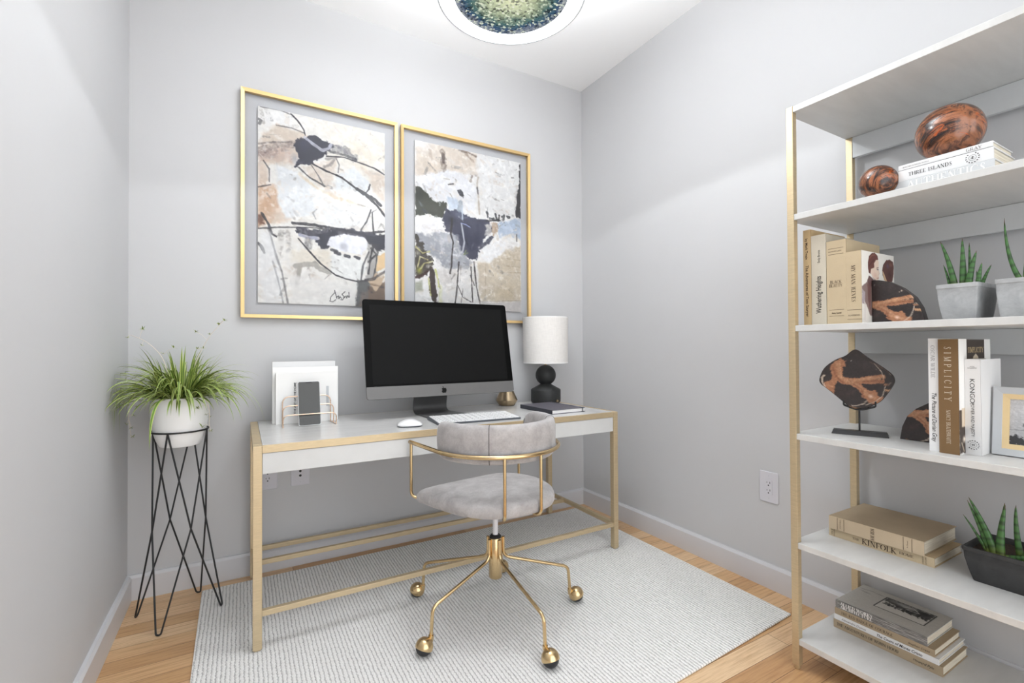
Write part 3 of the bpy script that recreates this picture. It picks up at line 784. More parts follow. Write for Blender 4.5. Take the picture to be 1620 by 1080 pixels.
p.poly([(230, 360), (300, 380), (310, 440), (250, 450)], (196, 208, 222), .8, 10, 14)
p.poly([(225, 440), (300, 450), (380, 490), (480, 510), (520, 560), (470, 610), (430, 660), (415, 750), (370, 740), (310, 690), (300, 600), (230, 570), (205, 500)], (72, 73, 88), 1, 18, 6)
p.poly([(330, 560), (420, 540), (440, 620), (420, 700), (360, 690), (330, 620)], (60, 61, 78), .9, 14, 10)
p.wash((260, 500), 50, 40, (54, 54, 62), .8); p.wash((400, 560), 40, 50, (92, 94, 108), .5); p.wash((300, 470), 40, 30, (104, 110, 130), .5)
p.stroke([(430, 690), (460, 660), (510, 615)], 22, (62, 64, 78), .95, .9, 6, .2)
p.stroke([(470, 515), (540, 510)], 10, (58, 56, 58), .9, .8, 4, .2)
for q in ([(478, 465), (486, 492)], [(500, 500), (520, 498)], [(532, 474), (538, 500), (552, 512)], [(556, 482), (548, 515)], [(572, 490), (586, 484), (580, 505)], [(604, 486), (618, 496)], [(520, 508), (560, 512)]): p.stroke(q, 12, (58, 58, 60), .95, 1.1, 4, .2)
p.poly([(540, 530), (690, 500), (691, 640), (620, 600), (550, 620)], (176, 190, 208), .95, 12, 12); p.wash((600, 560), 30, 50, (196, 206, 218), .7)
p.poly([(505, 530), (545, 525), (545, 580), (520, 600), (505, 570)], (176, 152, 128), .9, 12, 8)
p.poly([(470, 540), (510, 530), (500, 600), (470, 600)], (216, 210, 202), .7, 12, 10)
p.poly([(44, 490), (110, 480), (190, 500), (212, 550), (195, 590), (150, 560), (100, 575), (44, 560)], (238, 236, 234), 1, 10, 5)
p.poly([(44, 575), (120, 590), (200, 580), (300, 600), (320, 700), (390, 760), (360, 810), (250, 800), (160, 730), (60, 660)], (150, 152, 158), .9, 18, 14)
p.wash((240, 620), 60, 40, (196, 198, 202), .8); p.wash((150, 640), 60, 40, (172, 174, 180), .6); p.wash((280, 720), 70, 50, (176, 178, 182), .6); p.wash((320, 600), 30, 30, (64, 66, 82), .7)
p.poly([(44, 590), (90, 640), (110, 700), (160, 740), (150, 790), (110, 830), (44, 850)], (62, 56, 48), .95, 20, 6)
for pts in ([(50, 660), (90, 700), (130, 690)], [(60, 780), (75, 720), (120, 740)], [(70, 800), (100, 760), (150, 750)]): p.stroke(pts, 7, (206, 198, 128), .85, .9, 3, .3)
p.wash((70, 800), 22, 26, (150, 150, 60), .8); p.wash((130, 780), 22, 16, (214, 210, 198), .7); p.wash((60, 700), 20, 20, (188, 184, 170), .6)
p.stroke([(50, 840), (90, 830), (120, 805)], 12, (58, 34, 26), .95, .7, 4)
p.poly([(430, 690), (500, 650), (570, 622), (600, 650), (575, 715), (490, 765), (450, 740)], (240, 239, 237), 1, 8, 5)
p.stroke([(590, 615), (640, 600), (690, 650)], 18, (226, 218, 206), .8, .9, 8, .3)
p.poly([(420, 760), (490, 770), (590, 700), (690, 670), (691, 1010), (430, 1000)], (205, 192, 170), 1, 12, 14)
p.wash((640, 760), 60, 80, (196, 182, 158), .6); p.wash((520, 850), 70, 80, (216, 204, 184), .7); p.wash((600, 950), 80, 60, (190, 174, 146), .6); p.wash((450, 850), 30, 90, (214, 200, 182), .6)
for pts in ([(600, 745), (690, 760)], [(560, 830), (690, 835)], [(600, 790), (680, 800)], [(470, 780), (465, 1000)]): p.stroke(pts, 4, (158, 140, 116), .6, .7, 3, .4)
p.poly([(160, 800), (420, 800), (430, 1010), (180, 1010), (150, 880)], (224, 221, 216), 1, 12, 16); p.wash((240, 850), 60, 60, (208, 202, 196), .7); p.wash((330, 860), 40, 80, (230, 228, 224), .8)
p.poly([(44, 870), (90, 860), (90, 920), (44, 930)], (150, 152, 130), .8, 12, 14); p.poly([(44, 930), (150, 940), (180, 1010), (46, 1005)], (226, 224, 220), 1, 8, 8)
p.poly([(132, 780), (160, 800), (165, 880), (178, 1005), (150, 990), (130, 920)], (62, 50, 44), 1, 12, 4)
p.stroke([(165, 800), (182, 870), (186, 900)], 9, (206, 208, 130), .9, .8, 4, .2); p.stroke([(196, 900), (196, 1000)], 16, (214, 214, 168), .7, .8, 8, .3); p.stroke([(125, 850), (138, 950)], 8, (196, 196, 120), .8, .8, 4, .3)
for pts, w_, al in (([(265, 500), (258, 590), (272, 640), (264, 720), (262, 780), (252, 822)], 9, .95), ([(325, 520), (332, 590), (340, 650), (326, 700)], 9, .0), ([(305, 760), (298, 870), (292, 940), (282, 1008)], 8, .9), ([(300, 900), (330, 970), (380, 1000)], 5, .8), ([(380, 790), (384, 900), (390, 1000)], 7, .85), ([(402, 790), (412, 910), (436, 1018)], 8, .85), ([(375, 840), (400, 900)], 6, .6), ([(318, 780), (312, 880)], 5, .5), ([(330, 920), (320, 1000)], 5, .6), ([(398, 760), (404, 840)], 9, .6), ([(260, 860), (282, 830)], 8, .4), ([(664, 600), (664, 640)], 8, .8)):
    if al: p.stroke(pts, w_, (54, 48, 46), al, .7, 3, .25)
p.scumble(380, [(205, 192, 176), (246, 244, 240), (222, 214, 204), (168, 160, 152), (240, 236, 226), (188, 172, 156), (246, 245, 243), (206, 206, 206)], .07, .38, 8)
p.scumble(140, [(110, 104, 98), (80, 78, 78), (243, 242, 240), (176, 160, 138)], .045, .5, 9)
p.stroke([(322, 530), (332, 590), (340, 640), (328, 700)], 9, (184, 186, 192), .95, .5, 3, .1); p.stroke([(320, 525), (350, 535), (376, 552)], 6, (150, 156, 196), .9, .5, 3)
p.stroke([(318, 400), (312, 450)], 26, (150, 160, 170), .85, .6, 8, .3); p.stroke([(326, 420), (328, 500)], 8, (196, 206, 216), .8, .5, 4)
p.poly([(296, 326), (318, 320), (338, 360), (334, 374), (310, 360)], (70, 70, 74), .95, 8, 5); p.stroke([(244, 292), (272, 288)], 7, (80, 78, 78), .9, .6, 3); p.stroke([(215, 255), (250, 262)], 5, (180, 176, 170), .7, .6, 3)
p.stroke([(350, 690), (335, 715), (360, 705)], 6, (120, 130, 96), .9, .8, 4); p.stroke([(430, 1000), (690, 1005)], 5, (150, 138, 124), .6, .8, 3, .4)
p.poly([(430, 1004), (691, 1010), (691, 1074), (430, 1060)], (190, 184, 180), .8, 8, 10)
p.scumble(330, [(96, 98, 114), (40, 40, 48), (120, 124, 138), (70, 66, 68), (30, 30, 36)], .035, .65, 22, True)
p.scumble(90, [(150, 160, 180), (196, 200, 206), (120, 116, 108)], .04, .6, 23, True)
p.grainy(.13)
framed('right abstract print in gold frame, blue-black paint across its middle', -1.3315, -.4553, 1.2755, 2.4090, (b0[0], b0[1], b1[0], b1[1]), p)

# ------------------------------------------------------------------ outlets
def outlet(label, loc, rz, kind):
    """local frame: x along the wall, y out of the wall, z up"""
    t = thing('wall_outlet', label, 'outlet', loc, (0, 0, rz))
    W, HH = .0445, .0705
    Geo().prism(rrect(-W, W, -HH, HH, .005), lambda u, v, h: (u, h, v), 0, .006).build('cover_plate', MT['plate'], t, smooth=40, bevel=.002)
    if kind == 'duplex':
        g = Geo().prism(rrect(-.0168, .0168, -.034, .034, .003), lambda u, v, h: (u, h, v), .0055, .0082)
        for s in (-1, 1):
            c = s * .0175
            g.box(-.0085, -.0058, .0078, .0085, c - .001, c + .0085, 1); g.box(.0055, .0078, .0078, .0085, c, c + .0075, 1)
            g.prism([(.0032 * math.cos(R(a)), c - .009 + .0032 * math.sin(R(a))) for a in range(0, 360, 30)], lambda u, v, h: (u, h, v), .0078, .0085, 1)
        g.build('receptacle', [MT['plate'], MT['slot']], t)
    else:
        g = Geo()
        for c in (.026, .003, -.020):
            Geo().prism([(.0062 * math.cos(R(a)), c + .0062 * math.sin(R(a))) for a in range(0, 360, 20)], lambda u, v, h: (u, h, v), .0055, .0068).build('cable_port', MT['slot'], t)
    for s in (-1, 1): Geo().prism([(.0022 * math.cos(R(a)), s * .052 + .0022 * math.sin(R(a))) for a in range(0, 360, 30)], lambda u, v, h: (u, h, v), .0055, .0066).build('screw', MT['frame_grey'], t)
    return t
outlet('white double power outlet low on the right wall beside the shelving unit', (0, -1.374, .4640), R(90), 'duplex')
outlet('white double power outlet on the back wall behind the left desk leg', (-2.0135, 0, .4775), R(180), 'duplex')
outlet('white wall plate with three round cable ports under the desk apron', (-1.8625, 0, .4775), R(180), 'ports')

# ------------------------------------------------------------------ desk
DX0, DX1, DY0, DY1, DZ = -2.0908, -.3285, -.7179, -.0500, .7605
t = thing('desk', 'long writing desk with brass tube frame and pale grey top against the back wall', 'desk', ((DX0 + DX1) / 2, (DY0 + DY1) / 2, 0))
cx, cy = (DX0 + DX1) / 2, (DY0 + DY1) / 2
x0, x1, y0, y1 = DX0 - cx, DX1 - cx, DY0 - cy, DY1 - cy
L = .0305
def leg_g(xa, ya, base=.0):
    return Geo().box(xa, xa + L, ya, ya + L, base + .006, DZ - .0005).box(xa + .004, xa + L - .004, ya + .004, ya + L - .004, base, base + .008)
for xa, ya in ((x0, y0), (x1 - L, y0), (x0, y1 - L), (x1 - L, y1 - L)):
    leg_g(xa, ya, .0102).build('leg', MT['brass_brushed'], t, bevel=.0015)
Geo().box(x0 + L, x1 - L, y0, y0 + L, DZ - .0285, DZ).build('front_rail', MT['brass_brushed'], t, bevel=.0012)
Geo().box(x0 + L, x1 - L, y1 - L, y1, DZ - .0285, DZ).build('back_rail', MT['brass_brushed'], t, bevel=.0012)
for xa in (x0, x1 - L):
    Geo().box(xa, xa + L, y0 + L, y1 - L, DZ - .0285, DZ - .0002).build('side_rail', MT['brass_brushed'], t, bevel=.0012)
Geo().box(x0 + L + .0005, x1 - L - .0005, y0 + L * .28, y1 - L * .3, DZ - .012, DZ + .0006).build('desktop_panel', MT['desktop'], t, bevel=.0008)
Geo().box(x0 + L + .001, x1 - L - .001, y0 + .003, y0 + .021, .6545, DZ - .0295).build('front_apron', MT['apron'], t, bevel=.0012)
Geo().box(x0 + L + .001, x1 - L - .001, y1 - .021, y1 - .004, .6545, DZ - .0295).build('back_apron', MT['apron'], t, bevel=.0012)
RZ = .1529; rt_ = .0205
Geo().box(x0 + L, x1 - L, y0 + .004, y0 + .004 + rt_, RZ - rt_, RZ).build('front_stretcher', MT['brass_brushed'], t, bevel=.0012)
for xa in (x0 + .005, x1 - .005 - rt_):
    Geo().box(xa, xa + rt_, y0 + L, y1 - L, RZ - rt_, RZ).build('side_stretcher', MT['brass_brushed'], t, bevel=.0012)
Geo().box(x0 + L, x1 - L, y1 - .006 - rt_, y1 - .006, RZ - rt_, RZ).build('back_stretcher', MT['brass_brushed'], t, bevel=.0012)
ym = -.236 - cy
Geo().box(x0 + .005 + rt_, x1 - .005 - rt_, ym - rt_ / 2, ym + rt_ / 2, RZ - rt_, RZ).build('middle_stretcher', MT['brass_brushed'], t, bevel=.0012)
DT = DZ + .0008   # desk top surface

# ------------------------------------------------------------------ office chair
CX, CY = -1.2130, -.9470
FZ = .0102  # rug surface
t = thing('office_chair', 'grey velvet swivel chair with curved back and satin brass frame at the desk', 'chair', (CX, CY, 0))
ax = R(98); f = Vector((math.cos(ax), math.sin(ax), 0)); l = Vector((-f.y, f.x, 0))
def loc2(lv, fv, z): return tuple(l * lv + f * fv + Vector((0, 0, z)))
RA = .2625
# hub and lift
Geo().lathe([(0, .169), (.0255, .169), (.0275, .172), (.0275, .330), (.0255, .333), (0, .333)], 40).build('hub', MT['brass_chair'], t, smooth=35)
Geo().lathe([(0, .332), (.024, .332), (.024, .338), (.017, .345), (0, .345)], 32).build('lift_collar', MT['tire'], t, smooth=35)
Geo().lathe([(0, .344), (.0115, .344), (.0115, .485), (0, .485)], 28).build('gas_lift', MT['lift_white'], t, smooth=35)
for a, rs in ((127.6, .354), (-164.5, .324), (-87.5, .346), (-13.0, .333), (57.3, .338)):
    u = Vector((math.cos(R(a)), math.sin(R(a)), 0)); z = Vector((0, 0, 1))
    pts = fillet([u * .0335 + z * .331, u * .0335 + z * .250, u * (rs - .008) + z * .166, u * rs + z * .064], [0, .03, .024, 0], 7)
    lg = Geo().tube(pts, .0066, 14).build('leg', MT['brass_chair'], t, smooth=50)
    c = u * (rs + .030) + z * (FZ + .0305)
    Geo().tube([u * rs + z * .070, u * rs + z * .056], .0098, 16).tube([u * rs + z * .062, u * rs + z * .046], .0075, 14).build('caster_socket', MT['brass_chair'], lg, smooth=40)
    # hood: spherical cap tipped outwards over the wheel
    tilt = u.cross(z)
    g = Geo(); nu, nv = 28, 12
    pole = (Matrix.Rotation(R(24), 3, tilt) @ z)
    e1 = pole.cross(u).normalized(); e2 = pole.cross(e1)
    vs = []; fs = []
    for rad, flip in ((.0325, 0), (.0305, 1)):
        for i in range(nv + 1):
            th = R(100) * i / nv
            for j in range(nu):
                ph = 2 * math.pi * j / nu
                vs.append(c + (pole * math.cos(th) + (e1 * math.cos(ph) + e2 * math.sin(ph)) * math.sin(th)) * rad)
    n1 = (nv + 1) * nu
    for k in (0, 1):
        for i in range(nv):
            for j in range(nu):
                q = (k * n1 + i * nu + j, k * n1 + (i + 1) * nu + j, k * n1 + (i + 1) * nu + (j + 1) % nu, k * n1 + i * nu + (j + 1) % nu)
                fs.append(q if k == 0 else tuple(reversed(q)))
    for j in range(nu): fs.append((nv * nu + j, n1 + nv * nu + j, n1 + nv * nu + (j + 1) % nu, nv * nu + (j + 1) % nu))
    g.add(vs, fs).build('caster_hood', MT['brass_chair'], lg, smooth=50, recalc=False)
    Geo().sphere(tuple(c), .0300, 28, 18).build('caster_wheel', MT['tire'], lg, smooth=60)
# seat
def seat_outline(scale):
    """front edge towards the desk, left front corner sharper than the right one; x runs to the right"""
    P = [(-.284, .148), (-.240, .178), (-.10, .184), (.08, .182), (.150, .168), (.205, .110), (.226, .03), (.222, -.06), (.190, -.150), (.120, -.222), (.02, -.252), (-.08, -.246), (-.170, -.200), (-.232, -.110), (-.262, .0), (-.278, .10)]
    P = [(x, y) for x, y in reversed(P)]
    out = []; m = len(P)
    for i in range(m):
        p0, p1, p2, p3 = P[i - 1], P[i], P[(i + 1) % m], P[(i + 2) % m]
        for k in range(6):
            s = k / 6
            out.append(tuple(.5 * (2 * p1[j] + (p2[j] - p0[j]) * s + (2 * p0[j] - 5 * p1[j] + 4 * p2[j] - p3[j]) * s * s + (3 * p1[j] - p0[j] - 3 * p2[j] + p3[j]) * s ** 3) for j in (0, 1)))
    return [((x + .02) * scale - .02, (y + .03) * scale - .03) for x, y in out]
rings = []
for z_, s_ in ((.495, .80), (.494, .93), (.498, .975), (.506, .995), (.518, 1.0), (.529, .993), (.538, .975), (.545, .94), (.550, .88), (.5535, .75), (.555, .5), (.5556, .2)):
    rings.append([Vector(loc2(-x, y, z_ - (.006 * max(0, y / .18) if s_ > .85 and z_ > .52 else 0))) for x, y in seat_outline(s_)])
Geo().loft(rings).build('seat', MT['velvet'], t, smooth=60)
# backrest pad: curved bolster
def pad_ring(th, zc, hh, wd, rc):
    d = f * math.cos(th) + l * math.sin(th)
    out = []
    for k in range(24):
        a = 2 * math.pi * k / 24
        c_, s_ = math.cos(a), math.sin(a)
        px = math.copysign(abs(c_) ** .62, c_) * wd / 2; pz = math.copysign(abs(s_) ** .62, s_) * hh / 2
        out.append(d * (rc + px) + Vector((0, 0, zc + pz)))
    return out
rings = []
N = 72; A0, A1 = R(180 - 108), R(180 + 108)
for k in range(N + 1):
    th = A0 + (A1 - A0) * k / N
    e = min(k, N - k) / N * (A1 - A0) * .23  # distance from the end along the arc
    q = min(1.0, e / .075)
    s_ = math.sqrt(max(0.0, 1 - (1 - q) ** 2)) if q < 1 else 1.0
    s_ = max(s_, .12)
    hh = .146 * (.45 + .55 * s_); zc = .760 - .004 * (1 - s_)
    if k in (0, N):
        rings.append([Vector((0, 0, zc)) * 1 + (p_ - Vector((0, 0, zc))) for p_ in pad_ring(th, zc, .05, .010, .229)])
    rings.append(pad_ring(th, zc, hh, .046 * (.4 + .6 * s_), .2285))
Geo().loft(rings).build('backrest', MT['velvet'], t, smooth=60)
for a in (-122.5, -30.0):
    d = Vector((math.cos(R(a)), math.sin(R(a)), 0)); pts = []
    for k in range(-6, 19):
        b = 2 * math.pi * k / 24
        c_, s_ = math.cos(b), math.sin(b)
        pts.append(d * (.2285 + math.copysign(abs(c_) ** .62, c_) * .0232) + Vector((0, 0, .760 + math.copysign(abs(s_) ** .62, s_) * .0734)))
    Geo().tube(pts[1:-1], .0011, 6).build('seam', MT['dark_line'], t, smooth=60)
# arm ring
ZR = .720
pts = [loc2(RA, .252, ZR), loc2(RA, .1, ZR)]
for k in range(0, 49):
    th = R(90 + 180 * k / 48)
    pts.append(tuple(l * RA * math.sin(th) + f * RA * math.cos(th) + Vector((0, 0, ZR))))
pts += [loc2(-RA, .1, ZR), loc2(-RA, .181, ZR)]
Geo().tube(pts, .0083, 16, dome=True).build('arm_ring', MT['brass_chair'], t, smooth=60)
# four posts from the ring down and in under the seat
def post(wx, wy):
    d = Vector((wx, wy, 0)); inn = d * -1; inn.normalize()
    ln = .13
    pts = fillet([d + Vector((0, 0, ZR - .001)), d + Vector((0, 0, .4885)), d + inn * ln + Vector((0, 0, .4885))], [0, .03, 0], 8)
    Geo().tube(pts, .0062, 14).build('post', MT['brass_chair'], t, smooth=50)
ring_pt = lambda deg: Vector((math.cos(R(deg)), math.sin(R(deg)), 0)) * RA
for wx, wy in ((-1.305 - CX, -1.199 - CY), (-1.153 - CX, -1.2035 - CY)):
    v = Vector((wx, wy, 0)).normalized() * (RA + .001); post(v.x, v.y)
for lv, fv in ((RA, .240), (-RA, .172)):
    v = l * lv + f * fv; post(v.x, v.y)
g = Geo(); g.box(-.085, .085, -.075, .075, .482, .4955)
g.build('seat_plate', MT['tire'], t, bevel=.002)

# ------------------------------------------------------------------ desktop computer
t = thing('desktop_computer', 'large all-in-one computer with black screen standing on the desk', 'computer', (-1.195, -.30, DT))
o0 = Vector((-1.191 + 1.195, -.36 + .30, .866 - DT)); tl = R(11.59)
U = Vector((0, math.sin(tl), math.cos(tl))); Xv = Vector((1, 0, 0)); Nv = Vector((0, math.cos(tl), -math.sin(tl)))
Wd, Hd, Ch = .822, .5095, .0622
fn = lambda u, v, h: tuple(o0 + Xv * u + U * v + Nv * h)
def part_round(x0, x1, z0, z1, r, which):
    pts = []
    for (cx_, cz_, a, on) in ((x1 - r, z1 - r, 0, 't'), (x0 + r, z1 - r, 90, 't'), (x0 + r, z0 + r, 180, 'b'), (x1 - r, z0 + r, 270, 'b')):
        if on in which:
            for k in range(7): q = R(a + 15 * k); pts.append((cx_ + r * math.cos(q), cz_ + r * math.sin(q)))
        else:
            pts.append((cx_ + r * math.copysign(1, math.cos(R(a + 45))), cz_ + r * math.copysign(1, math.sin(R(a + 45)))))
    return pts
Geo().prism(part_round(-Wd / 2, Wd / 2, Ch + .0004, Hd, .014, 't'), fn, 0, .009).build('screen_glass', MT['screen'], t, smooth=30, bevel=.001)
Geo().prism([(-Wd / 2 + .034, Ch + .012), (Wd / 2 - .034, Ch + .012), (Wd / 2 - .034, Hd - .028), (-Wd / 2 + .034, Hd - .028)], fn, -.0004, .001).build('display', MT['display'], t)
Geo().prism(part_round(-Wd / 2, Wd / 2, 0, Ch, .014, 'b'), fn, 0, .009).build('chin', MT['gunmetal'], t, smooth=30, bevel=.001)
rings = []
for h_, s_ in ((.009, 1.0), (.014, .985), (.024, .9), (.040, .62), (.048, .3)):
    rings.append([Vector(fn(u * s_, Hd / 2 + (v - Hd / 2) * s_, h_)) for u, v in rrect(-Wd / 2, Wd / 2, 0, Hd, .02)])
Geo().loft(rings).build('back_housing', MT['gunmetal'], t, smooth=60)
# stand: bent plate, foot forward
prof = fillet([(0, -.415 + .30, .004), (0, -.195 + .30, .004), (0, -.245 + .30, .21), (0, -.262 + .30, .30)], [0, .055, .05, 0], 8)
ws = []
n = len(prof)
rings = []
for i, p_ in enumerate(prof):
    a = prof[max(0, i - 1)]; b = prof[min(n - 1, i + 1)]; d = (b - a).normalized(); nn = Vector((0, -d.z, d.y))
    k = min(1.0, max(0.0, (p_.y - (-.115)) / .2)) if p_.z < .02 else 1.0
    xl_ = -.120 - .008 * k; xr_ = .116 - .052 * k
    hf = .0038
    rings.append([Vector((xl_, p_.y, p_.z)) + nn * hf, Vector((xr_, p_.y, p_.z)) + nn * hf, Vector((xr_, p_.y, p_.z)) - nn * hf, Vector((xl_, p_.y, p_.z)) - nn * hf])
Geo().loft(rings).build('stand', MT['gunmetal_dark'], t, smooth=35, bevel=.0012)
# logo on the chin: apple silhouette, bite and leaf to the left
s_ = .0158; cx_, cz_ = -.012, Ch * .475
ap = []
def bez(p0, p1, p2, p3, n=8):
    return [tuple(p0[i] * (1 - k / n) ** 3 + 3 * p1[i] * (k / n) * (1 - k / n) ** 2 + 3 * p2[i] * (k / n) ** 2 * (1 - k / n) + p3[i] * (k / n) ** 3 for i in (0, 1)) for k in range(n)]
ap += bez((0, .62), (.25, .80), (.62, .82), (.86, .40)); ap += bez((.86, .40), (1.02, .0), (.80, -.72), (.46, -.98)); ap += bez((.46, -.98), (.28, -1.08), (.16, -.90), (0, -.90))
ap += bez((0, -.90), (-.16, -.90), (-.28, -1.08), (-.46, -.98)); ap += bez((-.46, -.98), (-.68, -.84), (-.82, -.56), (-.88, -.36)); ap += bez((-.88, -.36), (-.52, -.22), (-.50, .20), (-.80, .44)); ap += bez((-.80, .44), (-.58, .80), (-.22, .78), (0, .62))
lf = bez((-.02, .74), (.02, 1.0), (-.14, 1.26), (-.40, 1.36)) + bez((-.40, 1.36), (-.44, 1.06), (-.28, .80), (-.02, .74))
Geo().prism([(cx_ + u * s_, cz_ + v * s_ * .95) for u, v in ap], fn, -.0004, .0005).prism([(cx_ + u * s_, cz_ + v * s_ * .95) for u, v in lf], fn, -.0004, .0005).build('logo', MT['logo'], t)

# ------------------------------------------------------------------ keyboard, mouse
t = thing('keyboard', 'white keyboard with grey metal base in front of the computer', 'keyboard', (-1.126, -.563, DT), (0, 0, R(-4.2)))
kw, kd = .426, .182
prof = [(-kd / 2, 0), (kd / 2, 0), (kd / 2, .017), (-kd / 2, .0085)]
Geo().prism(prof, lambda y, z, x: (x, y, z), -kw / 2, kw / 2).build('base', MT['grey_plastic'], t, bevel=.002)
kg = Geo()
zt = lambda y: .0085 + (y + kd / 2) / kd * .0085
rows = [(13, None), (14, None), (14, None), (13, None), (12, None), (9, (1, 1, 1, 1.3, 5, 1.3, 1, 1, 1))]
ky = kd / 2 - .004; rh = (kd - .008) / 6
for cnt, wts in rows:
    wts = wts or ([1] * cnt if cnt >= 14 else [1] * (cnt - 1) + [14 - cnt + 1])
    tot = sum(wts); xx = -kw / 2 + .005; sc_ = (kw - .010) / tot
    for w_ in wts:
        xa, xb = xx + .0014, xx + w_ * sc_ - .0014; ya, yb = ky - rh + .0014, ky - .0014
        za, zb = zt(ya), zt(yb)
        kg.add([(xa, ya, za), (xb, ya, za), (xb, yb, zb), (xa, yb, zb), (xa + .001, ya + .001, za + .0028), (xb - .001, ya + .001, za + .0028), (xb - .001, yb - .001, zb + .0028), (xa + .001, yb - .001, zb + .0028)], [(0, 3, 2, 1), (4, 5, 6, 7), (0, 1, 5, 4), (1, 2, 6, 5), (2, 3, 7, 6), (3, 0, 4, 7)])
        xx += w_ * sc_
    ky -= rh
ar_ = kg
ky = kd / 2 - .004
for cnt, _ in rows:
    for q in range(12):
        xq = -kw / 2 + .02 + q * (kw - .03) / 12; yc = ky - rh / 2
        z_ = zt(yc) + .0031
        ar_.box(xq - .0022, xq + .0022, yc - .0028, yc + .0028, z_ - .0002, z_, 1)
    ky -= rh
kg.build('keys', [MT['white_plastic'], MT['ink_grey']], t)
t = thing('mouse', 'small white computer mouse on the desk left of the keyboard', 'mouse', (-1.462, -.590, DT), (0, 0, R(-14)))
rings = []
def mo(sx, sy, z0, arch):
    out = []
    for k in range(36):
        a = 2 * math.pi * k / 36; c_, s_ = math.cos(a), math.sin(a)
        x = math.copysign(abs(c_) ** .7, c_) * .056 * sx; y = math.copysign(abs(s_) ** .7, s_) * .040 * sy
        out.append(Vector((x, y, z0 + arch * (1 - (x / .056) ** 2))))
    return out
Geo().loft([mo(.93, .9, 0, 0), mo(.985, .98, .004, 0), mo(.99, .985, .006, 0)]).build('base', MT['grey_plastic'], t, smooth=40)
Geo().loft([mo(.99, .985, .0058, 0), mo(1, 1, .008, .004), mo(.97, .96, .011, .009), mo(.88, .84, .0135, .013), mo(.6, .55, .015, .0155), mo(.2, .2, .0155, .0162)]).build('shell', MT['white_plastic'], t, smooth=60)

# ------------------------------------------------------------------ lamp, vase, notebook
t = thing('table_lamp', 'black sphere-on-block table lamp with white linen drum shade', 'lamp', (-.4297, -.160, DT))
zz = lambda z: z - DT
Geo().lathe([(0, 0), (.086, 0), (.0945, .009), (.0955, .014), (.0955, zz(.843)), (.093, zz(.848)), (.040, zz(.877)), (.0355, zz(.880)), (.0355, zz(.884)), (.0345, zz(.886)), (0, zz(.886))], 64).build('base', MT['lamp_black'], t, smooth=35)
Geo().sphere((0, 0, zz(.9375)), .0655, 48, 32).build('ball', MT['lamp_black'], t, smooth=60)
Geo().tube([(0, 0, zz(.995)), (0, 0, zz(1.30))], .0035, 12).lathe([(0, zz(1.000)), (.008, zz(1.000)), (.008, zz(1.006)), (0, zz(1.006))], 20).build('stem', MT['bronze'], t, smooth=40)
rt, rb = .1462, .1425
sh = Geo().lathe([(rb - .0015, zz(1.0150)), (rb, zz(1.0150)), (rt, zz(1.3080)), (rt - .0015, zz(1.3080)), (rb - .0015, zz(1.0150))], 72)
s1 = sh.build('lamp_shade', MT['linen'], t, smooth=30)
g = Geo()
for a in (0, 120, 240): g.tube([(0, 0, zz(1.285)), (rt * .985 * math.cos(R(a)), rt * .985 * math.sin(R(a)), zz(1.295))], .0015, 8)
g.build('shade_spider', MT['bronze'], s1)
Geo().lathe([(rb, zz(1.0148)), (rb + .0006, zz(1.0148)), (rb + .0006, zz(1.0215)), (rb, zz(1.0215)), (rb, zz(1.0148))], 72).build('shade_trim', MT['paper'], s1, smooth=40)
Geo().lathe([(rt, zz(1.3015)), (rt + .0006, zz(1.3015)), (rt + .0006, zz(1.3084)), (rt - .0016, zz(1.3084)), (rt, zz(1.3015))], 72).build('shade_trim', MT['paper'], s1, smooth=40)
u = Vector((.21, -.978, 0)).normalized()
Geo().tube([u * .094 + Vector((0, 0, .018)), u * .104 + Vector((0, 0, .018))], .0075, 16).build('switch_knob', MT['bronze'], t, smooth=40)

t = thing('vase', 'small faceted bronze vase beside the computer, behind the keyboard', 'vase', (-.709, -.145, DT))
Geo().lathe([(0, 0), (.046, 0), (.0505, .004), (.066, .030), (.0665, .033), (.0375, .098), (.0335, .100), (.0325, .098), (.055, .035), (.04, .012), (0, .010)], 40, a0=.2).build('body', MT['bronze'], t, smooth=24)

t = thing('notebook', 'thick dark grey notebook lying in front of the black lamp', 'notebook', (-.703, -.63, DT), (0, 0, R(1.5)))
nw, nl, nt_ = .222, .315, .0225
Geo().box(.002, nw - .004, .004, nl - .004, .0028, nt_ - .0028).build('pages', MT['paper'], t)
g = Geo().box(0, nw, 0, nl, nt_ - .0028, nt_).box(0, nw, 0, nl, 0, .0028)
g.build('cover', MT['nb_cover'], t, bevel=.001)
Geo().box(-.0026, 0.0004, 0, nl, .0004, nt_ - .0004).build('spine', MT['nb_dark'], t, bevel=.001)
Geo().box(nw - .020, nw - .0145, -.0012, nl + .0012, nt_ - .0006, nt_ + .0009).box(nw - .020, nw - .0145, -.0014, -.0002, .001, nt_).build('elastic_band', MT['nb_dark'], t)

